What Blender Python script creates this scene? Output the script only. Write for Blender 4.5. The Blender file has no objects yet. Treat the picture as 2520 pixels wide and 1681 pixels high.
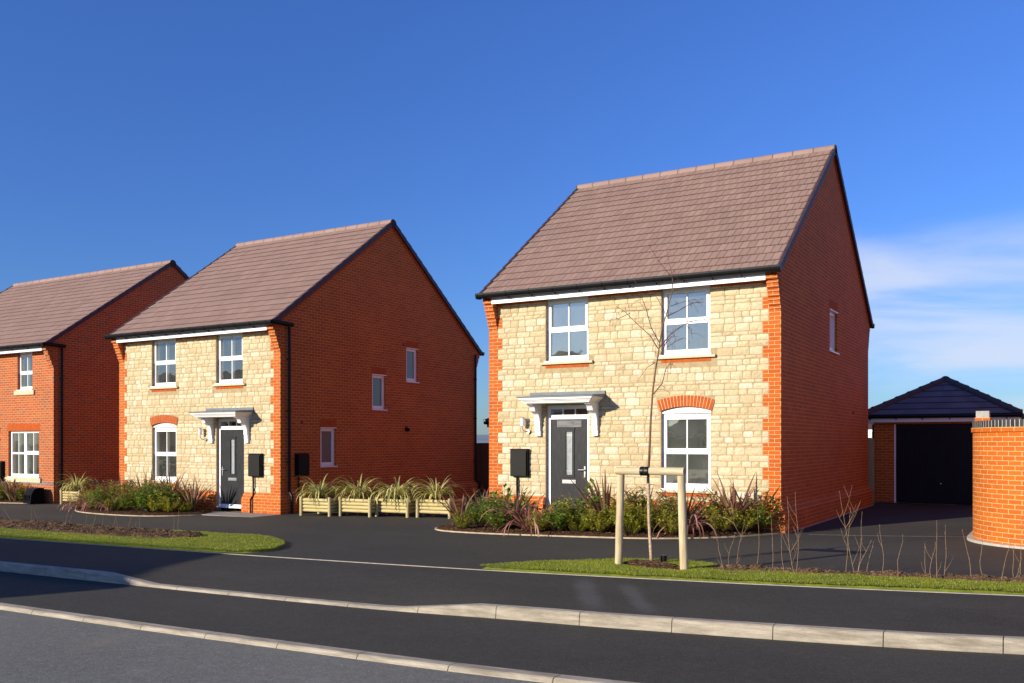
import bpy, math, random
from math import sin, cos, pi, radians, sqrt, atan2
from mathutils import Vector, Matrix, noise
random.seed(7)
S = bpy.context.scene
COL = S.collection

# ---------------------------------------------------------------- camera
cam = bpy.data.cameras.new('camera'); camo = bpy.data.objects.new('camera', cam); COL.objects.link(camo)
camo.location = (0, 0, 1.658)
camo.rotation_euler = (pi/2, 0, 0.5332)
cam.sensor_width = 36; cam.lens = 32.69; cam.shift_y = 0.0988; cam.clip_end = 6000
S.camera = camo

# ---------------------------------------------------------------- light
SUN_EL = radians(19.0); SUN_AZ = radians(206.2)      # azimuth clockwise from +Y
w = bpy.data.worlds.new('World'); S.world = w; w.use_nodes = True
nt = w.node_tree; nt.nodes.clear()
def N(t, typ, **k):
    n = t.nodes.new(typ)
    for a, b in k.items():
        if a.startswith('i_'): n.inputs[a[2:].replace('_', ' ')].default_value = b
        else: setattr(n, a, b)
    return n
out = N(nt, 'ShaderNodeOutputWorld'); bg = N(nt, 'ShaderNodeBackground')
sky = N(nt, 'ShaderNodeTexSky'); sky.sky_type = 'NISHITA'; sky.sun_disc = False
sky.sun_elevation = SUN_EL; sky.sun_rotation = SUN_AZ
sky.air_density = 1.0; sky.dust_density = 0.25; sky.ozone_density = 3.0; sky.altitude = 100
bg.inputs['Strength'].default_value = 0.12
tc = N(nt, 'ShaderNodeTexCoord')
# thin streaky cloud low in the north-east part of the sky
mp = N(nt, 'ShaderNodeMapping'); mp.inputs['Scale'].default_value = (1.7, 1.7, 9.0)
mp.inputs['Rotation'].default_value = (0.0, 0.035, 0.0)
nz = N(nt, 'ShaderNodeTexNoise'); nz.inputs['Scale'].default_value = 1.9; nz.inputs['Detail'].default_value = 9; nz.inputs['Roughness'].default_value = 0.52
nz.inputs['Distortion'].default_value = 0.35
nt.links.new(tc.outputs['Generated'], mp.inputs['Vector']); nt.links.new(mp.outputs['Vector'], nz.inputs['Vector'])
r1 = N(nt, 'ShaderNodeMapRange', interpolation_type='SMOOTHSTEP'); r1.inputs['From Min'].default_value = 0.36; r1.inputs['From Max'].default_value = 0.68
nt.links.new(nz.outputs['Fac'], r1.inputs['Value'])
sep = N(nt, 'ShaderNodeSeparateXYZ'); nt.links.new(tc.outputs['Generated'], sep.inputs[0])
el = N(nt, 'ShaderNodeMapRange', interpolation_type='SMOOTHSTEP'); el.inputs['From Min'].default_value = 0.225; el.inputs['From Max'].default_value = 0.17
nt.links.new(sep.outputs['Z'], el.inputs['Value'])
azm = N(nt, 'ShaderNodeMapRange', interpolation_type='SMOOTHSTEP'); azm.inputs['From Min'].default_value = -0.42; azm.inputs['From Max'].default_value = -0.12
nt.links.new(sep.outputs['X'], azm.inputs['Value'])
m1 = N(nt, 'ShaderNodeMath', operation='MULTIPLY'); m2 = N(nt, 'ShaderNodeMath', operation='MULTIPLY'); m3 = N(nt, 'ShaderNodeMath', operation='MULTIPLY')
nt.links.new(r1.outputs[0], m1.inputs[0]); nt.links.new(el.outputs[0], m1.inputs[1])
nt.links.new(m1.outputs[0], m2.inputs[0]); nt.links.new(azm.outputs[0], m2.inputs[1])
nt.links.new(m2.outputs[0], m3.inputs[0]); m3.inputs[1].default_value = 0.78
mx = N(nt, 'ShaderNodeMix', data_type='RGBA'); nt.links.new(m3.outputs[0], mx.inputs['Factor'])
hs = N(nt, 'ShaderNodeGamma'); hs.inputs['Gamma'].default_value = 1.25; nt.links.new(sky.outputs['Color'], hs.inputs['Color'])
tint = N(nt, 'ShaderNodeMix', data_type='RGBA', blend_type='MULTIPLY'); tint.inputs['Factor'].default_value = 1.0
tint.inputs['B'].default_value = (0.35, 0.475, 0.755, 1)
nt.links.new(hs.outputs['Color'], tint.inputs['A'])
lowf = N(nt, 'ShaderNodeMapRange'); lowf.inputs['From Min'].default_value = 0.0; lowf.inputs['From Max'].default_value = 0.42; lowf.inputs['To Min'].default_value = 0.60; lowf.inputs['To Max'].default_value = 1.04
nt.links.new(sep.outputs['Z'], lowf.inputs['Value']); lv = N(nt, 'ShaderNodeVectorMath', operation='SCALE'); nt.links.new(tint.outputs['Result'], lv.inputs[0]); nt.links.new(lowf.outputs[0], lv.inputs['Scale'])
nt.links.new(lv.outputs[0], mx.inputs['A']); mx.inputs['B'].default_value = (4.2, 4.6, 5.5, 1)
nt.links.new(mx.outputs['Result'], bg.inputs['Color']); nt.links.new(bg.outputs[0], out.inputs[0])

sl = bpy.data.lights.new('sun', 'SUN'); sl.energy = 4.8; sl.angle = radians(0.5); sl.color = (1.0, 0.90, 0.74)
so = bpy.data.objects.new('sun', sl); COL.objects.link(so)
sd = Vector((sin(SUN_AZ)*cos(SUN_EL), cos(SUN_AZ)*cos(SUN_EL), sin(SUN_EL)))
so.rotation_euler = sd.to_track_quat('Z', 'Y').to_euler(); so.location = sd*50
S.view_settings.view_transform = 'Standard'; S.view_settings.look = 'None'
S.view_settings.exposure = 0.5; S.view_settings.gamma = 1
S.cycles.max_bounces = 8; S.cycles.transparent_max_bounces = 12; S.cycles.sample_clamp_indirect = 4

def g(x, y=0): return max(-0.34, min(0.14, 0.011*(x+4.4)))

# ---------------------------------------------------------------- materials
def new_mat(name):
    m = bpy.data.materials.new(name); m.use_nodes = True
    t = m.node_tree; b = t.nodes['Principled BSDF']
    return m, t, b
def rgba(c): return (c[0], c[1], c[2], 1)
def noise_tex(t, scale, detail=4, rough=.55, src=None, vec=None):
    n = N(t, 'ShaderNodeTexNoise'); n.inputs['Scale'].default_value = scale; n.inputs['Detail'].default_value = detail; n.inputs['Roughness'].default_value = rough
    if vec is None:
        c = N(t, 'ShaderNodeTexCoord'); vec = c.outputs['Object']
    t.links.new(vec, n.inputs['Vector']); return n
def mixc(t, fac, a, b, blend='MIX'):
    m = N(t, 'ShaderNodeMix', data_type='RGBA', blend_type=blend)
    for s, v in (('Factor', fac), ('A', a), ('B', b)):
        if isinstance(v, (tuple, float, int)): m.inputs[s].default_value = rgba(v) if isinstance(v, tuple) else v
        else: t.links.new(v, m.inputs[s])
    return m.outputs['Result']
def rng(t, v, a, b, c=0.0, d=1.0, smooth=False):
    m = N(t, 'ShaderNodeMapRange'); 
    if smooth: m.interpolation_type = 'SMOOTHSTEP'
    m.inputs['From Min'].default_value = a; m.inputs['From Max'].default_value = b; m.inputs['To Min'].default_value = c; m.inputs['To Max'].default_value = d
    t.links.new(v, m.inputs['Value']); return m.outputs[0]
def bump(t, b, h, strength, dist, prev=None):
    n = N(t, 'ShaderNodeBump'); n.inputs['Strength'].default_value = strength; n.inputs['Distance'].default_value = dist
    t.links.new(h, n.inputs['Height'])
    if prev is not None: t.links.new(prev, n.inputs['Normal'])
    t.links.new(n.outputs['Normal'], b.inputs['Normal']); return n.outputs['Normal']
def plain(name, c, rough=.5, var=.12, scale=6, bmp=0.0, bscale=80, spec=.5, metal=0.0, attr=False, coat=0.0):
    m, t, b = new_mat(name)
    n = noise_tex(t, scale, 5)
    f = rng(t, n.outputs['Fac'], .3, .7, 1-var, 1+var)
    base = c
    if attr:
        a = N(t, 'ShaderNodeAttribute', attribute_name='col'); base = a.outputs['Color']
    vm = N(t, 'ShaderNodeVectorMath', operation='SCALE')
    if isinstance(base, tuple): vm.inputs[0].default_value = base
    else: t.links.new(base, vm.inputs[0])
    t.links.new(f, vm.inputs['Scale']); t.links.new(vm.outputs[0], b.inputs['Base Color'])
    b.inputs['Roughness'].default_value = rough; b.inputs['Metallic'].default_value = metal
    b.inputs['Specular IOR Level'].default_value = spec; b.inputs['Coat Weight'].default_value = coat
    if bmp:
        n2 = noise_tex(t, bscale, 3); bump(t, b, n2.outputs['Fac'], bmp, .01)
    return m
def brick_mat(name, c1, c2, mortar, dark=None, darkamt=0.0, uv=False, stack=False, bw=.225, rh=.075):
    m, t, b = new_mat(name)
    co = N(t, 'ShaderNodeTexCoord')
    if uv: vec = co.outputs['UV']
    else:
        sp = N(t, 'ShaderNodeSeparateXYZ'); t.links.new(co.outputs['Object'], sp.inputs[0])
        sn = N(t, 'ShaderNodeSeparateXYZ'); t.links.new(co.outputs['Normal'], sn.inputs[0])
        ax = N(t, 'ShaderNodeMath', operation='ABSOLUTE'); ay = N(t, 'ShaderNodeMath', operation='ABSOLUTE')
        t.links.new(sn.outputs['X'], ax.inputs[0]); t.links.new(sn.outputs['Y'], ay.inputs[0])
        gt = N(t, 'ShaderNodeMath', operation='GREATER_THAN'); t.links.new(ax.outputs[0], gt.inputs[0]); t.links.new(ay.outputs[0], gt.inputs[1])
        mm = N(t, 'ShaderNodeMix', data_type='FLOAT'); t.links.new(gt.outputs[0], mm.inputs['Factor'])
        t.links.new(sp.outputs['X'], mm.inputs['A']); t.links.new(sp.outputs['Y'], mm.inputs['B'])
        cb = N(t, 'ShaderNodeCombineXYZ'); t.links.new(mm.outputs['Result'], cb.inputs['X']); t.links.new(sp.outputs['Z'], cb.inputs['Y'])
        vec = cb.outputs[0]
    if stack:
        vr = N(t, 'ShaderNodeMapping'); vr.inputs['Rotation'].default_value = (0, 0, pi/2); t.links.new(vec, vr.inputs['Vector']); vec = vr.outputs[0]
    # a little waviness so the courses are not ruler-drawn
    wn = N(t, 'ShaderNodeTexNoise'); wn.inputs['Scale'].default_value = 9; t.links.new(vec, wn.inputs['Vector'])
    ws = N(t, 'ShaderNodeVectorMath', operation='MULTIPLY_ADD'); ws.inputs[1].default_value = (.006, .006, 0)
    t.links.new(wn.outputs['Color'], ws.inputs[0]); t.links.new(vec, ws.inputs[2])
    br = N(t, 'ShaderNodeTexBrick'); t.links.new(ws.outputs[0], br.inputs['Vector'])
    br.offset = 0.0 if stack else .5; br.inputs['Scale'].default_value = 1; br.inputs['Brick Width'].default_value = bw; br.inputs['Row Height'].default_value = rh
    br.inputs['Mortar Size'].default_value = .0062; br.inputs['Mortar Smooth'].default_value = .25; br.inputs['Bias'].default_value = 0
    br.inputs['Color1'].default_value = (0, 0, 0, 1); br.inputs['Color2'].default_value = (1, 1, 1, 1); br.inputs['Mortar'].default_value = (.5, .5, .5, 1)
    n1 = noise_tex(t, 30, 5, .6, vec=vec); n2 = noise_tex(t, .9, 3, vec=vec)
    base = mixc(t, br.outputs['Color'], c1, c2)
    if dark:
        k = rng(t, br.outputs['Color'], 1-darkamt, 1-darkamt+.02, 0, 1)
        n3 = noise_tex(t, 14, 3, vec=vec); k2 = N(t, 'ShaderNodeMath', operation='MULTIPLY'); t.links.new(k, k2.inputs[0]); t.links.new(rng(t, n3.outputs['Fac'], .35, .6), k2.inputs[1])
        base = mixc(t, k2.outputs[0], base, dark)
    v1 = N(t, 'ShaderNodeVectorMath', operation='SCALE'); t.links.new(base, v1.inputs[0]); t.links.new(rng(t, n1.outputs['Fac'], .3, .7, .84, 1.14), v1.inputs['Scale'])
    mo = N(t, 'ShaderNodeVectorMath', operation='SCALE'); mo.inputs[0].default_value = mortar; t.links.new(rng(t, n1.outputs['Fac'], .3, .7, .8, 1.15), mo.inputs['Scale'])
    c = mixc(t, br.outputs['Fac'], v1.outputs[0], mo.outputs[0])
    v2 = N(t, 'ShaderNodeVectorMath', operation='SCALE'); t.links.new(c, v2.inputs[0]); t.links.new(rng(t, n2.outputs['Fac'], .3, .7, .93, 1.07), v2.inputs['Scale'])
    t.links.new(v2.outputs[0], b.inputs['Base Color']); b.inputs['Roughness'].default_value = .82; b.inputs['Specular IOR Level'].default_value = .25
    inv = N(t, 'ShaderNodeMath', operation='SUBTRACT'); inv.inputs[0].default_value = 1; t.links.new(br.outputs['Fac'], inv.inputs[1])
    p = bump(t, b, inv.outputs[0], .8, .006); bump(t, b, n1.outputs['Fac'], .35, .006, p)
    return m
M = {}
BO = (.57, .118, .010); BO2 = (.455, .082, .008); MO = (.56, .38, .17)
M['brick'] = brick_mat('orange_brick', BO2, BO, MO)
M['brick_blend'] = brick_mat('mottled_brick', (.38, .075, .022), (.47, .115, .032), MO, dark=(.20, .085, .055), darkamt=.18)
M['brick_uv'] = brick_mat('garden_wall_brick', (.46, .098, .008), (.54, .130, .010), (.56, .41, .19), uv=True)
M['brick_soldier'] = brick_mat('upright_brick', BO2, BO, MO, stack=True)
M['blue_brick'] = brick_mat('blue_engineering_brick', (.10, .11, .125), (.17, .18, .2), (.42, .37, .3))
M['blue_uv'] = brick_mat('blue_coping_brick', (.022, .023, .028), (.05, .05, .055), (.60, .52, .38), uv=True, bw=.075, rh=.5)
M['mortar'] = plain('lime_mortar', (.40, .30, .165), .95, .2, 10, .5, 120, .1)
M['stone'] = None
def stone_mat():
    m, t, b = new_mat('buff_walling_stone')
    a = N(t, 'ShaderNodeAttribute', attribute_name='col')
    n1 = noise_tex(t, 22, 8, .62); n2 = noise_tex(t, 6, 4)
    c = N(t, 'ShaderNodeVectorMath', operation='SCALE'); t.links.new(a.outputs['Color'], c.inputs[0]); t.links.new(rng(t, n1.outputs['Fac'], .3, .7, .80, 1.12), c.inputs['Scale'])
    c2 = mixc(t, rng(t, n2.outputs['Fac'], .52, .78, 0, .25), c.outputs[0], (.46, .29, .12))
    t.links.new(c2, b.inputs['Base Color']); b.inputs['Roughness'].default_value = .93; b.inputs['Specular IOR Level'].default_value = .12
    bump(t, b, n1.outputs['Fac'], .75, .016); return m
M['stone'] = stone_mat()
M['cast'] = plain('cast_stone_sill', (.60, .50, .32), .85, .08, 12, .2, 150, .2)
M['upvc'] = plain('white_upvc', (.86, .86, .86), .32, .03, 3, 0, spec=.5)
M['white'] = plain('white_paint', (.80, .79, .76), .45, .04, 3, .05, 60)
M['black'] = plain('black_plastic', (.006, .006, .007), .42, .25, 9, .05, 200, .25)
M['meter'] = plain('black_meter_box', (.006, .0055, .0045), .55, .2, 12, .1, 120, .2)
M['pipe'] = plain('black_downpipe', (.007, .0065, .007), .45, .2, 6, 0, 80, .25)
M['lead'] = plain('grey_canopy_top', (.115, .14, .15), .55, .18, 10, .2, 60)
M['steel'] = plain('brushed_steel', (.55, .55, .54), .3, .1, 30, metal=.9)
M['verge'] = plain('dark_verge_unit', (.052, .03, .034), .6, .2, 8, .2, 60)
M['garage_door'] = plain('dark_garage_door', (.014, .012, .016), .55, .1, 2, 0, 80, .2)
M['fascia'] = plain('white_fascia', (.80, .80, .80), .35, .03, 3)
M['curtain'] = plain('frosted_pane', (.10, .115, .115), .14, .06, 2, spec=.6)
M['frost_white'] = plain('bright_frosted_pane', (.80, .84, .88), .12, .05, 2, spec=.6)
M['room'] = plain('painted_plaster', (.74, .73, .68), .9, .04, 2)
M['lampglass'] = plain('opal_lamp_glass', (.72, .72, .74), .15, .03, 3)
def tile_mat(name, rough, spec):
    m, t, b = new_mat(name)
    a = N(t, 'ShaderNodeAttribute', attribute_name='col')
    n1 = noise_tex(t, 45, 5, .6); n2 = noise_tex(t, 1.3, 3)
    c = N(t, 'ShaderNodeVectorMath', operation='SCALE'); t.links.new(a.outputs['Color'], c.inputs[0])
    k = N(t, 'ShaderNodeMath', operation='MULTIPLY'); t.links.new(rng(t, n1.outputs['Fac'], .3, .7, .9, 1.1), k.inputs[0]); t.links.new(rng(t, n2.outputs['Fac'], .3, .7, .94, 1.06), k.inputs[1])
    t.links.new(k.outputs[0], c.inputs['Scale']); t.links.new(c.outputs[0], b.inputs['Base Color'])
    b.inputs['Roughness'].default_value = rough; b.inputs['Specular IOR Level'].default_value = spec
    bump(t, b, n1.outputs['Fac'], .3, .004); return m
M['tile'] = tile_mat('concrete_roof_tile', .72, .3)
def leafy(name, rough):
    m = tile_mat(name, rough, .45); t = m.node_tree; b = t.nodes['Principled BSDF']; o = [n for n in t.nodes if n.type == 'OUTPUT_MATERIAL'][0]
    tl_ = N(t, 'ShaderNodeBsdfTranslucent'); src = b.inputs['Base Color'].links[0].from_socket; t.links.new(src, tl_.inputs['Color'])
    mx = N(t, 'ShaderNodeMixShader'); mx.inputs[0].default_value = .42; t.links.new(b.outputs[0], mx.inputs[1]); t.links.new(tl_.outputs[0], mx.inputs[2]); t.links.new(mx.outputs[0], o.inputs['Surface']); return m
M['leaf'] = leafy('plant_leaf', .42); M['blade'] = leafy('sword_leaf', .45)
M['attr'] = tile_mat('tinted_matt', .9, .2)
def glass_mat():
    m = bpy.data.materials.new('window_glass'); m.use_nodes = True; t = m.node_tree; t.nodes.clear()
    o = N(t, 'ShaderNodeOutputMaterial'); tr = N(t, 'ShaderNodeBsdfTransparent'); gl = N(t, 'ShaderNodeBsdfGlossy'); gl.inputs['Roughness'].default_value = .012
    tr.inputs['Color'].default_value = (.84, .87, .85, 1); gl.inputs['Color'].default_value = (.92, .88, .80, 1)
    f = N(t, 'ShaderNodeFresnel'); f.inputs['IOR'].default_value = 1.75
    n = noise_tex(t, 1.6, 2); bp = N(t, 'ShaderNodeBump'); bp.inputs['Strength'].default_value = .06; bp.inputs['Distance'].default_value = .05
    t.links.new(n.outputs['Fac'], bp.inputs['Height']); t.links.new(bp.outputs[0], gl.inputs['Normal'])
    ad = N(t, 'ShaderNodeMath', operation='MULTIPLY_ADD'); ad.inputs[1].default_value = 1.5; ad.inputs[2].default_value = .06; ad.use_clamp = True
    t.links.new(f.outputs[0], ad.inputs[0])
    df = N(t, 'ShaderNodeBsdfDiffuse'); df.inputs['Color'].default_value = (.46, .48, .43, 1); vl = N(t, 'ShaderNodeMixShader')
    nv = noise_tex(t, 2.5, 4); t.links.new(rng(t, nv.outputs['Fac'], .3, .7, .07, .13), vl.inputs[0]); t.links.new(tr.outputs[0], vl.inputs[1]); t.links.new(df.outputs[0], vl.inputs[2])
    mx = N(t, 'ShaderNodeMixShader'); t.links.new(ad.outputs[0], mx.inputs[0]); t.links.new(vl.outputs[0], mx.inputs[1]); t.links.new(gl.outputs[0], mx.inputs[2])
    t.links.new(mx.outputs[0], o.inputs[0]); return m
M['glass'] = glass_mat()
def door_mat():
    m, t, b = new_mat('anthracite_door')
    c = N(t, 'ShaderNodeTexCoord'); mp = N(t, 'ShaderNodeMapping'); mp.inputs['Scale'].default_value = (26, 26, 2.2); t.links.new(c.outputs['Object'], mp.inputs['Vector'])
    n = noise_tex(t, 2.2, 6, .65, vec=mp.outputs[0])
    col = mixc(t, rng(t, n.outputs['Fac'], .42, .68), (.006, .0065, .008), (.026, .028, .031))
    t.links.new(col, b.inputs['Base Color']); b.inputs['Roughness'].default_value = .5; b.inputs['Specular IOR Level'].default_value = .25; bump(t, b, n.outputs['Fac'], .5, .004); return m
M['door'] = door_mat()
def asphalt(name, base, var, fleck, rough=.86, scuffs=()):
    m, t, b = new_mat(name)
    c = N(t, 'ShaderNodeTexCoord')
    mp = N(t, 'ShaderNodeMapping'); mp.inputs['Scale'].default_value = (.55, 1.0, 1); t.links.new(c.outputs['Object'], mp.inputs['Vector'])
    nl = noise_tex(t, .45, 6, .62, vec=mp.outputs[0]); nf = noise_tex(t, 150, 3, .7); nm = noise_tex(t, 12, 5, .6)
    vo = N(t, 'ShaderNodeTexVoronoi'); vo.inputs['Scale'].default_value = 95; t.links.new(c.outputs['Object'], vo.inputs['Vector'])
    k = N(t, 'ShaderNodeMath', operation='MULTIPLY'); t.links.new(rng(t, nl.outputs['Fac'], .3, .7, 1-var, 1+var), k.inputs[0]); t.links.new(rng(t, nm.outputs['Fac'], .3, .7, .86, 1.14), k.inputs[1])
    k2 = N(t, 'ShaderNodeMath', operation='MULTIPLY'); t.links.new(k.outputs[0], k2.inputs[0]); t.links.new(rng(t, nf.outputs['Fac'], .3, .75, .55, 1.55), k2.inputs[1])
    s = N(t, 'ShaderNodeVectorMath', operation='SCALE'); s.inputs[0].default_value = base; t.links.new(k2.outputs[0], s.inputs['Scale'])
    sx = N(t, 'ShaderNodeSeparateXYZ'); t.links.new(vo.outputs['Color'], sx.inputs[0])
    fl = rng(t, sx.outputs['X'], .86, .92, 0, .8)
    colr = mixc(t, fl, s.outputs[0], fleck)
    n9 = noise_tex(t, 3.2, 6, .7, vec=mp.outputs[0]); colr = mixc(t, rng(t, n9.outputs['Fac'], .56, .74, 0, .22), colr, tuple(q*2.3 for q in base))
    n8 = noise_tex(t, 1.1, 4, .6); colr = mixc(t, rng(t, n8.outputs['Fac'], .60, .75, 0, .20), colr, (base[0]*2.2, base[1]*1.75, base[2]*1.35))
    for (ax_, ay_, bx_, by_, w0, st) in scuffs:      # pale rubbed tracks left by tyres, fixed on the surface
        L_ = math.hypot(bx_-ax_, by_-ay_); ux, uy = (bx_-ax_)/L_, (by_-ay_)/L_
        so_ = N(t, 'ShaderNodeSeparateXYZ'); t.links.new(c.outputs['Object'], so_.inputs[0])
        def lin(p, q, k):
            m1_ = N(t, 'ShaderNodeMath', operation='MULTIPLY'); m1_.inputs[1].default_value = p; t.links.new(so_.outputs['X'], m1_.inputs[0])
            m2_ = N(t, 'ShaderNodeMath', operation='MULTIPLY_ADD'); m2_.inputs[1].default_value = q; t.links.new(so_.outputs['Y'], m2_.inputs[0]); t.links.new(m1_.outputs[0], m2_.inputs[2])
            m3_ = N(t, 'ShaderNodeMath', operation='ADD'); m3_.inputs[1].default_value = k; t.links.new(m2_.outputs[0], m3_.inputs[0]); return m3_.outputs[0]
        al = lin(ux, uy, -(ax_*ux+ay_*uy)); ac = lin(-uy, ux, ax_*uy-ay_*ux)
        ab = N(t, 'ShaderNodeMath', operation='ABSOLUTE'); t.links.new(ac, ab.inputs[0])
        wv = N(t, 'ShaderNodeMath', operation='MULTIPLY_ADD'); wv.inputs[1].default_value = w0*1.6; t.links.new(n9.outputs['Fac'], wv.inputs[0]); t.links.new(ab.outputs[0], wv.inputs[2])
        f1 = rng(t, wv.outputs[0], w0*1.0, w0*2.2, 1, 0, True); f2 = rng(t, al, 0, L_*.3, 0, 1, True); f3 = rng(t, al, L_*.7, L_, 1, 0, True)
        k1 = N(t, 'ShaderNodeMath', operation='MULTIPLY'); t.links.new(f1, k1.inputs[0]); t.links.new(f2, k1.inputs[1]); k3 = N(t, 'ShaderNodeMath', operation='MULTIPLY'); t.links.new(k1.outputs[0], k3.inputs[0]); t.links.new(f3, k3.inputs[1])
        k4 = N(t, 'ShaderNodeMath', operation='MULTIPLY'); k4.inputs[1].default_value = st; t.links.new(k3.outputs[0], k4.inputs[0])
        colr = mixc(t, k4.outputs[0], colr, (.155, .15, .145))
    t.links.new(colr, b.inputs['Base Color'])
    b.inputs['Roughness'].default_value = rough; b.inputs['Specular IOR Level'].default_value = .3
    p = bump(t, b, nf.outputs['Fac'], .5, .006); return m
M['drive'] = asphalt('driveway_asphalt', (.041, .0385, .0285), .22, (.075, .068, .06))
M['pave'] = asphalt('pavement_asphalt', (.042, .0385, .0285), .30, (.085, .075, .066), scuffs=[(-5.15, 10.45, -3.85, 8.1, .13, .32), (-4.55, 10.3, -3.3, 8.2, .11, .32)])
M['bay'] = asphalt('new_asphalt', (.044, .041, .0305), .25, (.09, .08, .07))
M['road'] = asphalt('worn_road_asphalt', (.148, .146, .122), .12, (.26, .25, .23))
def kerb_mat():
    m, t, b = new_mat('concrete_kerb')
    c = N(t, 'ShaderNodeTexCoord'); mp = N(t, 'ShaderNodeMapping'); mp.inputs['Scale'].default_value = (1, 3, 8); t.links.new(c.outputs['Object'], mp.inputs['Vector'])
    n = noise_tex(t, 2.5, 8, .7, vec=mp.outputs[0]); nf = noise_tex(t, 180, 3)
    col = mixc(t, rng(t, n.outputs['Fac'], .36, .66), (.23, .195, .14), (.45, .39, .295))
    s = N(t, 'ShaderNodeVectorMath', operation='SCALE'); t.links.new(col, s.inputs[0]); t.links.new(rng(t, nf.outputs['Fac'], .3, .7, .86, 1.12), s.inputs['Scale'])
    t.links.new(s.outputs[0], b.inputs['Base Color']); b.inputs['Roughness'].default_value = .9; bump(t, b, nf.outputs['Fac'], .4, .004); return m
M['kerb'] = kerb_mat()
M['pin'] = plain('pale_edging', (.42, .36, .28), .9, .2, 8, .3, 90)
M['grass_soil'] = plain('turf_base', (.14, .165, .02), .95, .25, 14, .5, 60, .1)
M['soil'] = plain('bare_soil', (.12, .07, .038), .95, .35, 18, 1.0, 45, .1)
M['mulch'] = plain('bark_mulch', (.055, .028, .014), .95, .35, 25, 1.0, 60, .1)
M['paving'] = plain('grey_paving', (.24, .22, .2), .9, .15, 5, .2, 90)
M['edge_dull'] = plain('bed_timber_edge', (.42, .33, .22), .9, .25, 8, .3, 90)
M['joint'] = plain('asphalt_joint', (.085, .08, .075), .9, .3, 8)
M['concrete'] = plain('pale_concrete', (.44, .39, .32), .9, .12, 10, .3, 100)
M['field'] = plain('field_grass', (.075, .085, .03), .95, .3, .05)
M['hill'] = plain('haze_tinted_hill', (.17, .21, .25), 1, .15, .01)  # pale blue of distance haze put into the hill and hedgerow colour
M['bark'] = plain('young_bark', (.17, .085, .045), .7, .35, 40, .3, 60)
M['birch'] = plain('birch_bark', (.42, .30, .19), .75, .45, 28, .4, 60)
M['twig'] = plain('pale_twig', (.26, .16, .085), .7, .3, 30)
M['redtwig'] = plain('red_twig', (.12, .045, .03), .7, .3, 30)
def wood_mat(name, a, b2, sc=(3, 3, 30), along='X'):
    m, t, b = new_mat(name)
    c = N(t, 'ShaderNodeTexCoord'); mp = N(t, 'ShaderNodeMapping'); mp.inputs['Scale'].default_value = sc; t.links.new(c.outputs['Object'], mp.inputs['Vector'])
    n = noise_tex(t, 2, 6, .6, vec=mp.outputs[0]); kn = N(t, 'ShaderNodeTexVoronoi'); kn.inputs['Scale'].default_value = 7; t.links.new(c.outputs['Object'], kn.inputs['Vector'])
    col = mixc(t, rng(t, n.outputs['Fac'], .3, .7), a, b2)
    col = mixc(t, rng(t, kn.outputs['Distance'], .10, .16, .7, 0), col, (a[0]*.5, a[1]*.42, a[2]*.35))
    t.links.new(col, b.inputs['Base Color']); b.inputs['Roughness'].default_value = .75; bump(t, b, n.outputs['Fac'], .3, .004); return m
M['post_wood'] = wood_mat('peeled_post_timber', (.36, .27, .13), (.60, .50, .31), (14, 14, 1.6))
M['log_wood'] = wood_mat('treated_log', (.40, .32, .12), (.56, .47, .22), (1.5, 14, 14))
M['fence_brown'] = wood_mat('brown_fence_board', (.13, .075, .045), (.20, .12, .07), (12, 12, 1))
M['fence_pale'] = wood_mat('pale_fence_board', (.34, .27, .12), (.46, .37, .18), (12, 12, 1))

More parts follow.
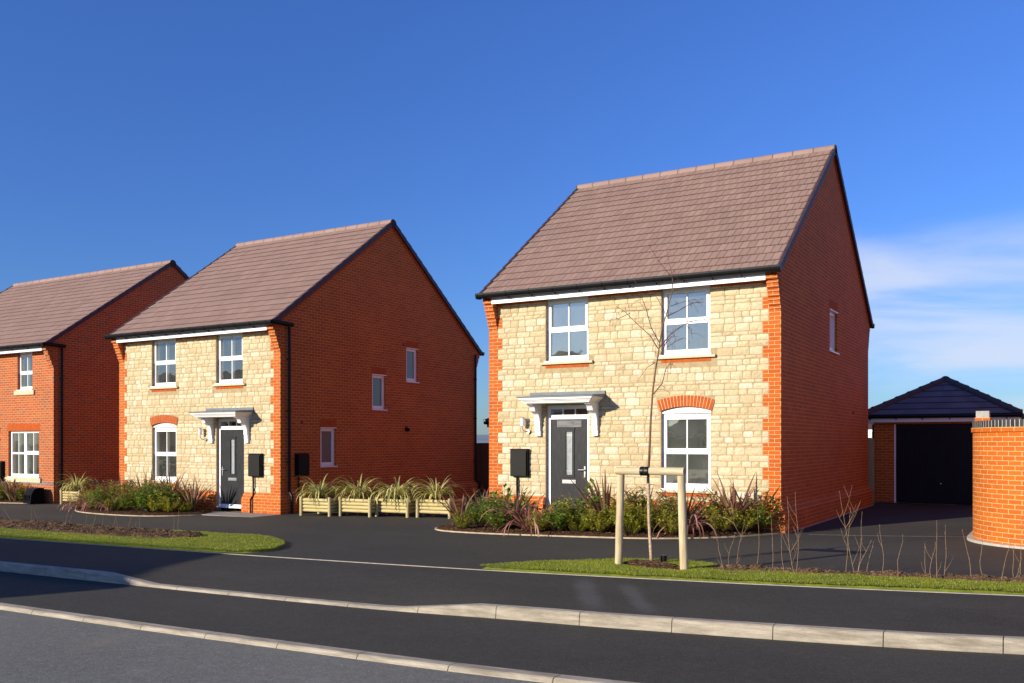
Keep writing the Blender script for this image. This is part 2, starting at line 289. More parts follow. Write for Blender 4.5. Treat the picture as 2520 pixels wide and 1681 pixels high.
# ---------------------------------------------------------------- mesh helpers
class MB:
    def __init__(s): s.v = []; s.f = []; s.m = []; s.c = []; s.uv = []
    def vert(s, p): s.v.append(tuple(p)); return len(s.v)-1
    def face(s, pts, m=0, col=None, uv=None):
        i0 = len(s.v); s.v += [tuple(p) for p in pts]
        s.f.append(tuple(range(i0, i0+len(pts)))); s.m.append(m); s.c.append(col or (1, 1, 1)); s.uv.append(uv)
    def faceidx(s, idx, m=0, col=None): s.f.append(tuple(idx)); s.m.append(m); s.c.append(col or (1, 1, 1)); s.uv.append(None)
    def box(s, x0, x1, y0, y1, z0, z1, m=0, col=None):
        a = [(x0, y0, z0), (x1, y0, z0), (x1, y1, z0), (x0, y1, z0), (x0, y0, z1), (x1, y0, z1), (x1, y1, z1), (x0, y1, z1)]
        i = len(s.v); s.v += a
        for q in ((0, 3, 2, 1), (4, 5, 6, 7), (0, 1, 5, 4), (1, 2, 6, 5), (2, 3, 7, 6), (3, 0, 4, 7)):
            s.f.append(tuple(i+k for k in q)); s.m.append(m); s.c.append(col or (1, 1, 1)); s.uv.append(None)
    def hexa(s, bot, top, m=0, col=None):      # two quads
        i = len(s.v); s.v += [tuple(p) for p in bot]+[tuple(p) for p in top]
        for q in ((0, 3, 2, 1), (4, 5, 6, 7), (0, 1, 5, 4), (1, 2, 6, 5), (2, 3, 7, 6), (3, 0, 4, 7)):
            s.f.append(tuple(i+k for k in q)); s.m.append(m); s.c.append(col or (1, 1, 1)); s.uv.append(None)
    def prism(s, poly, axis, a, b, m=0, col=None):   # poly in the two other axes, extruded a..b along axis
        def P(p, t): return {'x': (t, p[0], p[1]), 'y': (p[0], t, p[1]), 'z': (p[0], p[1], t)}[axis]
        n = len(poly); i = len(s.v); s.v += [P(p, a) for p in poly]+[P(p, b) for p in poly]
        fs = [tuple(i+k for k in range(n)), tuple(i+n+k for k in reversed(range(n)))]
        fs += [(i+k, i+n+k, i+n+(k+1) % n, i+(k+1) % n) for k in range(n)]
        for q in fs: s.f.append(q); s.m.append(m); s.c.append(col or (1, 1, 1)); s.uv.append(None)
    def tube(s, pts, rad, n=8, m=0, col=None, caps=True):
        pts = [Vector(p) for p in pts]; rings = []
        if not hasattr(rad, '__len__'): rad = [rad]*len(pts)
        up = None
        for k, p in enumerate(pts):
            d = (pts[min(k+1, len(pts)-1)]-pts[max(k-1, 0)]).normalized()
            if up is None: up = Vector((0, 0, 1)) if abs(d.z) < .9 else Vector((1, 0, 0))
            a = d.cross(up).normalized(); b = a.cross(d).normalized(); up = b
            i = len(s.v); s.v += [tuple(p+(a*cos(2*pi*q/n)+b*sin(2*pi*q/n))*rad[k]) for q in range(n)]; rings.append(i)
        for r0, r1 in zip(rings, rings[1:]):
            for q in range(n): s.faceidx((r0+q, r0+(q+1) % n, r1+(q+1) % n, r1+q), m, col)
        if caps:
            s.faceidx([rings[0]+q for q in reversed(range(n))], m, col); s.faceidx([rings[-1]+q for q in range(n)], m, col)
    def build(s, name, mats, parent=None, smooth=False, loc=None, uv=False):
        me = bpy.data.meshes.new(name); me.from_pydata(s.v, [], s.f)
        if not isinstance(mats, (list, tuple)): mats = [mats]
        for m in mats: me.materials.append(m)
        me.polygons.foreach_set('material_index', s.m)
        ca = me.color_attributes.new('col', 'FLOAT_COLOR', 'CORNER'); d = []
        for f, c in zip(s.f, s.c):
            d += [c[0], c[1], c[2], 1.0]*len(f)
        ca.data.foreach_set('color', d)
        if uv:
            ul = me.uv_layers.new(name='UVMap'); d = []
            for f, u in zip(s.f, s.uv):
                if u is None: u = [(0.02, 0.02)]*len(f)
                for q in u: d += list(q)
            ul.data.foreach_set('uv', d)
        if smooth: me.polygons.foreach_set('use_smooth', [True]*len(me.polygons))
        me.update()
        o = bpy.data.objects.new(name, me); COL.objects.link(o)
        if parent: o.parent = parent
        if loc: o.location = loc
        return o
def fixn(o):
    import bmesh
    b = bmesh.new(); b.from_mesh(o.data); bmesh.ops.recalc_face_normals(b, faces=b.faces); b.to_mesh(o.data); b.free(); return o
def tag(o, label, cat, group=None, kind=None):
    if label: o['label'] = label
    if cat: o['category'] = cat
    if group: o['group'] = group
    if kind: o['kind'] = kind
    return o
def empty(name, loc, label, cat, group=None, rz=0):
    o = bpy.data.objects.new(name, None); o.empty_display_size = .3; COL.objects.link(o); o.location = loc; o.rotation_euler = (0, 0, rz)
    return tag(o, label, cat, group)
def copy_tree(o, parent=None):
    c = o.copy(); COL.objects.link(c)
    if parent: c.parent = parent
    for ch in [x for x in CH.get(o.name, [])]: copy_tree(ch, c)
    return c
CH = {}
def structure(o): o['kind'] = 'structure'; return o

# ---------------------------------------------------------------- ground, paving, kerbs
KERB2 = [(-40, 8.6), (-24, 8.1), (-13.37, 7.91), (-10.98, 7.88), (-8.33, 7.87), (-6.14, 7.93), (-5.17, 8.03), (-4.54, 8.09), (-3.9, 8.13), (-2.92, 8.24), (-1.92, 8.37), (-0.94, 8.53), (-0.26, 8.69), (2.5, 9.4), (8, 11.3), (20, 16.5)]
KERB1 = [(-40, 7.0), (-24, 6.35), (-13.5, 6.13), (-10.3, 6.08), (-8.09, 6.05), (-6.04, 6.06), (-4.06, 6.09), (-2.0, 6.25), (0, 6.55), (3, 7.3), (8, 9.2), (20, 14.4)]
EDGE = [(-40, 10.9), (-24, 10.35), (-17.21, 10.18), (-11.19, 10.22), (-9.18, 10.26), (-6.48, 10.38), (-4.83, 10.53), (-3.33, 10.69), (-2.91, 10.74), (-0.33, 11.17), (2.5, 11.8), (8, 13.6), (20, 18.8)]
def interp(L, x):
    # smooth (catmull-rom like, monotone enough) interpolation of y over x
    for i in range(len(L)-1):
        if x <= L[i+1][0] or i == len(L)-2:
            x0, y0 = L[i]; x1, y1 = L[i+1]
            def sl(a, b): return (b[1]-a[1])/(b[0]-a[0])
            s = sl(L[i], L[i+1]); m0 = (sl(L[i-1], L[i])+s)/2 if i > 0 else s; m1 = (s+sl(L[i+1], L[i+2]))/2 if i < len(L)-2 else s
            h = x1-x0; t = (x-x0)/h
            return (2*t**3-3*t*t+1)*y0+(t**3-2*t*t+t)*h*m0+(-2*t**3+3*t*t)*y1+(t**3-t*t)*h*m1
def frange(a, b, s):
    n = max(1, int(round((b-a)/s))); return [a+(b-a)*i/n for i in range(n+1)]
XS = frange(-40, -14, 1)+frange(-14, 2, .2)[1:]+frange(2, 20, 1)[1:]
BAY = -.12; ROAD = -.155
def drop(x):      # kerb upstand height above the bay
    hi, lo = .12, .028
    if x < -10.95 or x > -5.17: return hi
    if x < -10.0: return hi+(lo-hi)*(x+10.95)/.95
    if x > -6.14: return lo+(hi-lo)*(x+6.14)/.97
    return lo
def strip(name, A, B, za, zb, mat, n=6, shape=lambda t: t):
    b = MB(); rows = []
    for x in XS:
        ya, yb = A(x), B(x); r = []
        for k in range(n+1):
            t = k/n; y = ya+(yb-ya)*t; r.append(b.vert((x, y, g(x)+za(x)+(zb(x)-za(x))*shape(t))))
        rows.append(r)
    for r0, r1 in zip(rows, rows[1:]):
        for k in range(n): b.faceidx((r0[k], r1[k], r1[k+1], r0[k+1]))
    return b.build(name, mat, smooth=True)
gb = MB(); NG = 64
for i in range(NG):
    a0, a1 = 2*pi*i/NG, 2*pi*(i+1)/NG
    gb.face([(0, 0, -.62), (3500*cos(a0), 3500*sin(a0), -.62), (3500*cos(a1), 3500*sin(a1), -.62)])
structure(gb.build('ground', M['field']))
structure(strip('road', lambda x: interp(KERB1, x)-14, lambda x: interp(KERB1, x)+.05, lambda x: ROAD, lambda x: ROAD, M['road'], 10))
structure(strip('parking_strip', lambda x: interp(KERB1, x)+.10, lambda x: interp(KERB2, x)+.05, lambda x: BAY-.004, lambda x: BAY-.004, M['bay'], 4))
structure(strip('pavement', lambda x: interp(KERB2, x)+.12, lambda x: interp(EDGE, x)+.02, lambda x: BAY+drop(x)-.004, lambda x: 0.0, M['pave'], 12, lambda t: min(1, t/.55)**1.0*(1 if t > .55 else 1)))
dv = MB(); rows = []
for x in XS:
    y0 = interp(EDGE, x); rows.append([dv.vert((x, y0+(30.5-y0)*k/10, g(x)-.002)) for k in range(11)])
for r0, r1 in zip(rows, rows[1:]):
    for k in range(10): dv.faceidx((r0[k], r1[k], r1[k+1], r0[k+1]))
structure(dv.build('driveway', M['drive'], smooth=True))
# kerb stones
def kerb_line(L, x0, x1, base, top, width, name, label_kind, batter=.02):
    b = MB(); joints = []
    x = x0
    while x < x1:
        step = .915*cos(atan2(interp(L, x+.4)-interp(L, x), .4))
        xe = x+step
        sub = [x+.004+(step-.008)*k/4 for k in range(5)]
        prof = []
        for q in sub:
            y = interp(L, q); h = top(q); zb = g(q)+base-.12; zt = g(q)+base+h
            prof.append([(q, y, zb), (q, y, g(q)+base), (q, y+batter*.5, zt-min(.028, h*.6)), (q, y+batter*.5+.006, zt-min(.01, h*.3)), (q, y+batter+.012, zt), (q, y+width, zt), (q, y+width, zb)])
        ids = [[b.vert(p) for p in pr] for pr in prof]; n = len(prof[0])
        tone = random.uniform(.9, 1.08)
        for a, c in zip(ids, ids[1:]):
            for k in range(n-1): b.faceidx((a[k], c[k], c[k+1], a[k+1]), 0, (tone,)*3)
        b.faceidx(ids[0][::-1]); b.faceidx(ids[-1])
        x = xe
    return b.build(name, M['kerb'])
tag(kerb_line(KERB2, -30.0+.36, 18, BAY, drop, .125, 'kerb', ''), None, None, kind='structure')
tag(kerb_line(KERB1, -30.0+.20, 18, ROAD, lambda x: .04, .14, 'kerb', ''), None, None, kind='structure')
# thin pale edging at back of pavement
def ribbon(name, pts, wdt, z, mat, thick=.05):
    b = MB(); n = len(pts); L = []; 
    for i, p in enumerate(pts):
        a = Vector(pts[max(i-1, 0)]); c = Vector(pts[min(i+1, n-1)]); d = (c-a).normalized(); nn = Vector((-d.y, d.x))
        L.append((Vector(p)+nn*wdt/2, Vector(p)-nn*wdt/2))
    for (a, c), (a2, c2) in zip(L, L[1:]):
        f = lambda p, q: (p.x, p.y, g(p.x)+q)
        b.hexa([f(a, z-thick), f(c, z-thick), f(c2, z-thick), f(a2, z-thick)], [f(a, z), f(c, z), f(c2, z), f(a2, z)])
    return b.build(name, mat)
structure(ribbon('pavement_edging', [(x, interp(EDGE, x)) for x in frange(-40, 19, .45)], .04, .006, M['pin']))
structure(ribbon('driveway_joint', [(-3.9, 17.15), (-3.17, 17.27), (-2.2, 17.55), (-1.3, 17.86)], .012, .003, M['joint']))
def chaikin(P, n=2, closed=False):
    for _ in range(n):
        Q = [] if closed else [P[0]]
        rngk = range(len(P)) if closed else range(len(P)-1)
        for i in rngk:
            a = P[i]; c = P[(i+1) % len(P)]
            Q += [(a[0]*.75+c[0]*.25, a[1]*.75+c[1]*.25), (a[0]*.25+c[0]*.75, a[1]*.25+c[1]*.75)]
        if not closed: Q.append(P[-1])
        P = Q
    return P
def inside(P, x, y):
    r = False; j = len(P)-1
    for i in range(len(P)):
        if (P[i][1] > y) != (P[j][1] > y) and x < (P[j][0]-P[i][0])*(y-P[i][1])/(P[j][1]-P[i][1])+P[i][0]: r = not r
        j = i
    return r
def edist(P, x, y):
    d = 9
    for i in range(len(P)):
        a = P[i-1]; b = P[i]; dx, dy = b[0]-a[0], b[1]-a[1]; L = dx*dx+dy*dy or 1e-9
        t = max(0, min(1, ((x-a[0])*dx+(y-a[1])*dy)/L)); d = min(d, math.hypot(x-a[0]-t*dx, y-a[1]-t*dy))
    return d
def patch(name, P, mat, res, hfun, skirt=.08):
    """ground patch with its own height profile, clipped to polygon P"""
    b = MB(); xs = [p[0] for p in P]; ys = [p[1] for p in P]; nx = int((max(xs)-min(xs))/res)+2; ny = int((max(ys)-min(ys))/res)+2
    x0, y0 = min(xs)-res*.5, min(ys)-res*.5; idx = {}
    def snap(x, y):
        if inside(P, x, y): return (x, y, True)
        best = None; bd = 1e9
        for i in range(len(P)):
            a = P[i-1]; c = P[i]; dx, dy = c[0]-a[0], c[1]-a[1]; L = dx*dx+dy*dy or 1e-9
            t = max(0, min(1, ((x-a[0])*dx+(y-a[1])*dy)/L)); px, py = a[0]+t*dx, a[1]+t*dy; dd = math.hypot(x-px, y-py)
            if dd < bd: bd = dd; best = (px, py)
        return (best[0], best[1], False)
    ins = [[inside(P, x0+i*res, y0+j*res) for j in range(ny+1)] for i in range(nx+1)]
    for i in range(nx):
        for j in range(ny):
            cs = [(i, j), (i+1, j), (i+1, j+1), (i, j+1)]
            if any(ins[a][c] for a, c in cs):
                q = []
                for a, c in cs:
                    if (a, c) not in idx:
                        X, Y, ok = snap(x0+a*res, y0+c*res); z = g(X)+(hfun(X, Y, edist(P, X, Y)) if ok else -.02)
                        idx[(a, c)] = b.vert((X, Y, z))
                    q.append(idx[(a, c)])
                b.faceidx(q)
    return b.build(name, mat, smooth=True)
def nz2(x, y, s, o=0): return noise.noise(Vector((x*s+o, y*s-o, o*1.7)))
# left verge
GL = chaikin([(-30, 10.62), (-24, 10.42), (-17.2, 10.23), (-13.7, 10.24), (-11.9, 10.28), (-11.15, 10.33), (-10.9, 10.5), (-10.82, 10.85), (-11.15, 11.45), (-11.6, 11.85), (-12.3, 12.3), (-13.1, 12.5), (-14.4, 12.38), (-16.1, 12.36), (-17.9, 12.45), (-19.4, 12.7), (-21.7, 12.9), (-30, 13.6)], 2, True)
GR = chaikin([(-6.75, 10.41), (-4.8, 10.58), (-3.3, 10.745), (-2.0, 10.95), (-.33, 11.22), (2.5, 11.85), (5, 12.7), (5, 13.3), (2.5, 12.5), (-.3, 11.83), (-1.0, 11.83), (-1.7, 11.75), (-2.5, 11.66), (-3.2, 11.6), (-3.75, 11.7), (-3.9, 11.95), (-4.1, 12.1), (-4.4, 12.24), (-4.75, 12.2), (-5.3, 11.98), (-5.75, 11.62), (-6.2, 11.22), (-6.6, 10.8)], 1, True)
SL = chaikin([(-30, 11.9), (-24, 11.4), (-18.9, 11.2), (-17.7, 11.12), (-16.3, 11.05), (-14.7, 11.02), (-14.0, 11.13), (-13.5, 11.4), (-13.3, 11.75), (-13.8, 12.1), (-14.5, 12.3), (-16.1, 12.3), (-17.9, 12.4), (-19.4, 12.65), (-21.7, 12.85), (-30, 13.5)], 1, True)
SR = chaikin([(-4.05, 11.45), (-3.6, 11.4), (-3.2, 11.55), (-2.5, 11.6), (-1.7, 11.7), (-1.0, 11.78), (-.3, 11.78), (2.5, 12.45), (5, 13.2), (5, 13.7), (2.5, 12.8), (-.3, 12.14), (-1.0, 12.14), (-1.75, 12.04), (-2.5, 12.02), (-3.2, 11.9), (-3.7, 11.95)], 1, True)
SP = [(-5.1, 11.5), (-4.9, 11.33), (-4.5, 11.22), (-4.15, 11.2), (-4.1, 11.35), (-4.35, 11.6), (-4.7, 11.8), (-5.0, 11.72)]
gh = lambda x, y, d: min(.045, d*.5)+.012*nz2(x, y, 3)
def shl(x, y, d): return min(.07, d*.55)*(1+.35*nz2(x, y, .8, 3))+.05*max(-.3, nz2(x, y, 4.5, 1))*min(1, d*6)+.03*nz2(x, y, 13, 2)*min(1, d*8)
structure(patch('grass_verge', GL, M['grass_soil'], .16, gh)); structure(patch('grass_verge', GR, M['grass_soil'], .10, gh))
structure(patch('soil_bed', SL, M['soil'], .05, shl)); structure(patch('soil_bed', SR, M['soil'], .04, shl))
structure(patch('mulch_ring', SP, M['mulch'], .05, lambda x, y, d: min(.085, .035+d*.5)+.02*nz2(x, y, 18)))
def hit_h(polys, x, y): return max([0]+[f(x, y, edist(P, x, y)) for P, f in polys if inside(P, x, y)])
# grass blades
def blades(name, P, excl, n, hmin, hmax, hf):
    b = MB(); xs = [p[0] for p in P]; ys = [p[1] for p in P]; k = 0
    while k < n:
        x = random.uniform(max(min(xs), -19.5), min(max(xs), 1.2)); y = random.uniform(min(ys), max(ys))
        if not inside(P, x, y) or any(inside(E_, x, y) for E_ in excl): 
            if random.random() < .02: k += 1
            continue
        k += 1
        pt = nz2(x, y, 1.6, 5)+.6*nz2(x, y, 7, 2)
        h = random.uniform(hmin, hmax)*.8*(1+.25*pt); z = g(x)+hf(x, y, .2)-.01; a = random.uniform(0, 2*pi); wd = .002+random.random()*.0022
        dx, dy = cos(a)*wd, sin(a)*wd; le = random.uniform(.1, .75)*h; la = random.uniform(0, 2*pi); lx, ly = cos(la)*le, sin(la)*le
        q = random.random(); dry = random.random() < .10-.06*pt
        c = (.34, .28, .10) if dry else (.215+.09*q+.06*pt, .26+.09*q+.05*pt, .020+.014*q)
        b.face([(x-dx, y-dy, z), (x+dx, y+dy, z), (x+dx*.7+lx*.4, y+dy*.7+ly*.4, z+h*.6), (x+lx, y+ly, z+h*.95)], 0, c)
    return tag(b.build(name, M['leaf']), None, None, kind='stuff')
blades('grass', GL, [SL], 90000, .022, .045, gh)['label'] = 'short bright turf blades on the left verge'
blades('grass', GR, [SR, SP], 80000, .02, .042, gh)['label'] = 'short bright turf blades on the right verge'
# clods and crumbs on the soil, bark chips on mulch
def crumbs(name, P, n, smin, smax, cols, hf, flat=.6, xr=None):
    b = MB(); xs = [p[0] for p in P]; ys = [p[1] for p in P]; k = 0; tries = 0
    while k < n and tries < n*30:
        tries += 1
        x = random.uniform(*(xr or (max(min(xs), -19.5), min(max(xs), 1.2)))); y = random.uniform(min(ys), max(ys))
        if not inside(P, x, y): continue
        k += 1; z = g(x)+hf(x, y, edist(P, x, y)); s = random.uniform(smin, smax)*random.uniform(.5, 1); a = random.uniform(0, pi)
        c = random.choice(cols); v = random.uniform(.7, 1.25); c = (c[0]*v, c[1]*v, c[2]*v)
        lx, ly, lz = s*random.uniform(.7, 1.5), s*random.uniform(.5, 1), s*flat
        R = Matrix.Rotation(a, 3, 'Z') @ Matrix.Rotation(random.uniform(-.5, .5), 3, 'X')
        pts = [R @ Vector((u*lx*random.uniform(.7, 1.2), v_*ly*random.uniform(.7, 1.2), w_*lz)) + Vector((x, y, z)) for u, v_, w_ in ((1, 0, 0), (0, 1, 0), (-1, 0, 0), (0, -1, 0), (0, 0, 1), (0, 0, -.6))]
        i = len(b.v); b.v += [tuple(p) for p in pts]
        for q in ((0, 1, 4), (1, 2, 4), (2, 3, 4), (3, 0, 4), (1, 0, 5), (2, 1, 5), (3, 2, 5), (0, 3, 5)): b.faceidx([i+t for t in q], 0, c)
    return tag(b.build(name, M['attr']), None, None, kind='stuff')
SC = [(.135, .08, .042), (.105, .062, .034), (.17, .105, .058), (.085, .05, .028)]
crumbs('soil_clods', SL, 9000, .008, .04, SC, shl); crumbs('soil_clods', SR, 3400, .010, .038, SC, shl)
crumbs('soil_stones', SL, 70, .01, .028, [(.5, .45, .36), (.62, .6, .55), (.4, .3, .2)], shl)
MC = [(.10, .05, .024), (.06, .03, .015), (.16, .085, .04), (.20, .12, .06), (.04, .02, .012)]

# ---------------------------------------------------------------- house building
EZ, RZ, OV, VG, PJ, PZ = 4.79, 8.25, .333, .065, .095, .51
D = 8.95
def wall_cells(b, u0, u1, z0, z1, ops, put, m=0):
    us = sorted({u0, u1, *[o[0] for o in ops], *[o[1] for o in ops]}); zs = sorted({z0, z1, *[o[2] for o in ops], *[o[3] for o in ops]})
    us = [q for q in us if u0 <= q <= u1]; zs = [q for q in zs if z0 <= q <= z1]
    for a, c in zip(us, us[1:]):
        for e, f in zip(zs, zs[1:]):
            mu, mz = (a+c)/2, (e+f)/2
            if any(o[0] < mu < o[1] and o[2] < mz < o[3] for o in ops): continue
            b.face([put(a, e), put(c, e), put(c, f), put(a, f)], m)
def reveals(b, ops, put, depth, m=0):
    for u0, u1, z0, z1 in ops:
        P = lambda u, z, d: put(u, z, d)
        b.face([P(u0, z0, 0), P(u0, z0, depth), P(u0, z1, depth), P(u0, z1, 0)], m)
        b.face([P(u1, z0, 0), P(u1, z1, 0), P(u1, z1, depth), P(u1, z0, depth)], m)
        b.face([P(u0, z1, 0), P(u0, z1, depth), P(u1, z1, depth), P(u1, z1, 0)], m)
        b.face([P(u0, z0, 0), P(u1, z0, 0), P(u1, z0, depth), P(u0, z0, depth)], m)
class Frame:
    """wall coordinates: u along the wall, d into the wall, z up"""
    def __init__(s, kind): s.k = kind
    def __call__(s, u, z, d=0): return (u, d, z) if s.k == 'front' else (-d, u, z)
def fbox(b, F, u0, u1, z0, z1, d0, d1, m=0, col=None):
    p = [F(u0, z0, d0), F(u1, z0, d0), F(u1, z0, d1), F(u0, z0, d1)]; q = [F(u0, z1, d0), F(u1, z1, d0), F(u1, z1, d1), F(u0, z1, d1)]
    b.hexa(p, q, m, col)
FR, SD = Frame('front'), Frame('side')
def pane_mesh(F, rects, d, parent, mat, name='pane'):
    b = MB()
    for u0, u1, z0, z1 in rects:
        b.face([F(u0, z0, d), F(u1, z0, d), F(u1, z1, d), F(u0, z1, d)])
        b.face([F(u0, z0, d+.02), F(u0, z1, d+.02), F(u1, z1, d+.02), F(u1, z0, d+.02)])
    return b.build(name, mat, parent)
def sash_window(H, F, u0, u1, z0, z1, zt0, zt1, top, sill='thin', rec=.075, brickrow=True):
    """two-light mock sash: frame, sashes, glazing bars; zt0..zt1 is the meeting transom, top is the glass top"""
    b = MB(); d0 = rec; fw = .05
    fbox(b, F, u0, u0+fw, z0+fw, z1-fw, d0, d0+.07); fbox(b, F, u1-fw, u1, z0+fw, z1-fw, d0, d0+.07)
    fbox(b, F, u0, u1, z0, z0+fw, d0-.002, d0+.07); fbox(b, F, u0, u1, z1-fw, z1, d0-.002, d0+.07)
    if top+.05 < z1-fw-.005: fbox(b, F, u0+fw, u1-fw, top+.05, z1-fw, d0+.006, d0+.07)
    # top sash stands proud
    s0 = zt0+.005; e = d0-.014; sw = .045
    fbox(b, F, u0+fw-.008, u0+fw+sw, s0+sw, top, e, d0+.05); fbox(b, F, u1-fw-sw, u1-fw+.008, s0+sw, top, e, d0+.05)
    fbox(b, F, u0+fw-.008, u1-fw+.008, s0, s0+sw+.02, e-.002, d0+.05); fbox(b, F, u0+fw-.008, u1-fw+.008, top-.002, top+.048, e-.002, d0+.05)
    # lower light
    fbox(b, F, u0+fw, u0+fw+.018, z0+fw, zt0, d0+.008, d0+.05); fbox(b, F, u1-fw-.018, u1-fw, z0+fw, zt0, d0+.008, d0+.05)
    fbox(b, F, u0+fw, u1-fw, z0+fw-.002, z0+fw+.05, d0+.006, d0+.05); fbox(b, F, u0+fw, u1-fw, zt0-.04, zt0+.004, d0+.006, d0+.05)
    o = fixn(b.build('window', M['upvc'], H)); um = (u0+u1)/2
    bar = MB(); fbox(bar, F, um-.011, um+.011, s0+sw+.02, top, d0+.012, d0+.046)
    fbox(bar, F, um-.011, um+.011, z0+fw+.048, zt0-.04, d0+.018, d0+.048); fixn(bar.build('glazing_bar', M['upvc'], o))
    pane_mesh(F, [(u0+fw+sw, u1-fw-sw, s0+sw+.02, top)], d0+.022, o, M['glass']); pane_mesh(F, [(u0+fw+.018, u1-fw-.018, z0+fw+.048, zt0-.04)], d0+.026, o, M['glass'])
    sill_part(o, F, u0, u1, z0, sill)
    return o
def sill_part(o, F, u0, u1, z0, sill, rec=.075):
    us = MB(); fbox(us, F, u0-.03, u1+.03, z0-.025, z0, -.035, rec+.05); fixn(us.build('window_board', M['upvc'], o))
    if sill == 'thin':
        s = MB(); fbox(s, F, u0-.11, u1+.11, z0-.075, z0-.027, -.06, rec); fixn(s.build('stone_sill', M['cast'], o))
    elif sill == 'thick':
        s = MB(); fbox(s, F, u0-.13, u1+.13, z0-.17, z0-.027, -.045, rec); fixn(s.build('stone_sill', M['cast'], o))
def small_window(H, F, u0, u1, z0, z1, mat, rec=.06):
    b = MB(); fw = .10; 
    fbox(b, F, u0, u0+fw, z0+fw, z1-fw, rec, rec+.07); fbox(b, F, u1-fw, u1, z0+fw, z1-fw, rec, rec+.07)
    fbox(b, F, u0, u1, z0, z0+fw, rec-.002, rec+.07); fbox(b, F, u0, u1, z1-fw, z1, rec-.002, rec+.07)
    fbox(b, F, u0-.005, u1+.02, z1-.02, z1+.002, -.015, rec)
    o = fixn(b.build('window', M['upvc'], H))
    pane_mesh(F, [(u0+fw, u1-fw, z0+fw, z1-fw)], rec+.03, o, mat)
    us = MB(); fbox(us, F, u0-.02, u1+.03, z0-.03, z0, -.04, rec); fixn(us.build('window_board', M['upvc'], o))
    return o
def room(b, F, u0, u1, z0, z1, depth=3.0, d0=.16):
    a, c = u0-.35, u1+.35; z0r, z1r = z0-.5, z1+.12
    P = F
    b.face([P(a, z0r, depth), P(c, z0r, depth), P(c, z1r, depth), P(a, z1r, depth)]); b.face([P(a, z0r, d0), P(a, z0r, depth), P(a, z1r, depth), P(a, z1r, d0)])
    b.face([P(c, z0r, d0), P(c, z1r, d0), P(c, z1r, depth), P(c, z0r, depth)]); b.face([P(a, z0r, d0), P(c, z0r, d0), P(c, z0r, depth), P(a, z0r, depth)])
    b.face([P(a, z1r, d0), P(a, z1r, depth), P(c, z1r, depth), P(c, z1r, d0)])
    wall_cells(b, a, c, z0r, z1r, [(u0, u1, z0, z1)], lambda u, z: P(u, z, d0))
    # a bed/sofa-height block and a door on the back wall give the room some content
    fbox(b, F, a+.3, a+1.0, z0r+.02, min(z1r-.1, z0r+1.95), depth-.05, depth-.012)
def door_part(H, F, u0, u1, z1, z0=.13, handle_left=False, notice=False):
    """white frame with fanlight + dark leaf; panes, letterbox, handle as sub-parts"""
    rec = .07; fw = .075; zl = 2.13
    b = MB(); fbox(b, F, u0, u0+fw, z0, z1, rec, rec+.07); fbox(b, F, u1-fw, u1, z0, z1, rec, rec+.07)
    fbox(b, F, u0+fw, u1-fw, z1-.085, z1, rec+.001, rec+.07); fbox(b, F, u0+fw, u1-fw, zl+.005, zl+.095, rec+.001, rec+.07)
    fbox(b, F, u0+fw, u1-fw, z0, z0+.05, rec-.03, rec+.07); fbox(b, F, u0-.02, u1+.02, z0-.04, z0, rec-.09, rec+.06)
    for k in (1, 2):
        uu = u0+fw+(u1-u0-2*fw)*k/3; fbox(b, F, uu-.01, uu+.01, zl+.095, z1-.085, rec+.01, rec+.04)
    fr = fixn(b.build('door_frame', M['upvc'], H))
    pane_mesh(F, [(u0+fw, u1-fw, zl+.095, z1-.085)], rec+.02, fr, M['glass'])
    a, c = u0+fw+.004, u1-fw-.004; um = (a+c)/2
    L = MB(); g0, g1, gz0, gz1 = um-.075, um+.075, .98, 1.88
    e = rec+.02
    wall_cells(L, a, c, z0+.055, zl, [(g0, g1, gz0, gz1)], lambda u, z: F(u, z, e))
    # moulded frame round the glass and plank grooves
    for q in ((g0-.045, g0, gz0-.05, gz1+.05), (g1, g1+.045, gz0-.05, gz1+.05), (g0, g1, gz0-.05, gz0), (g0, g1, gz1, gz1+.05)): fbox(L, F, q[0], q[1], q[2], q[3], e-.014, e+.002)
    fbox(L, F, g0-.06, g1+.06, gz1+.05, gz1+.075, e-.02, e+.002)
    if notice: fbox(L, F, a+.14, c-.14, gz1+.09, zl-.02, e-.006, e+.002, 1)
    leaf = fixn(L.build('door', [M['door'], M['door_panel']], H))
    pane_mesh(F, [(g0, g1, gz0, gz1)], e+.012, leaf, M['door_glass'])
    for k in (g0+.022, g1-.022):
        pass
    st = MB()
    for k in (g0+.025, g1-.025): fbox(st, F, k-.003, k+.003, gz0+.01, gz1-.01, e+.004, e+.010)
    for k in (gz0+.06, gz0+.085, gz1-.06, gz1-.085): fbox(st, F, g0+.004, g1-.004, k-.003, k+.003, e+.005, e+.011)
    fixn(st.build('leaded_strip', M['steel'], leaf))
    lb = MB(); fbox(lb, F, um-.155, um+.155, .80, .875, e-.016, e-.001); fbox(lb, F, um-.125, um+.125, .818, .857, e-.022, e-.016); fixn(lb.build('letterbox', M['steel'], leaf))
    hb = MB(); hu = a+.06 if handle_left else c-.06; s = 1 if handle_left else -1
    fbox(hb, F, hu-.016, hu+.016, .93, 1.16, e-.014, e-.001); hb.tube([F(hu, 1.085, e-.01), F(hu, 1.085, e-.055), F(hu+s*.13, 1.085, e-.058)], .011, 8); fbox(hb, F, hu-.012, hu+.012, .965, 1.0, e-.02, e-.012)
    fixn(hb.build('door_handle', M['steel'], leaf))
    return leaf
M['door_glass'] = plain('leaded_door_glass', (.33, .35, .35), .12, .15, 14, spec=.8)
M['door_panel'] = wood_mat('grained_grey_panel', (.09, .092, .095), (.22, .22, .22), (2, 2, 26))
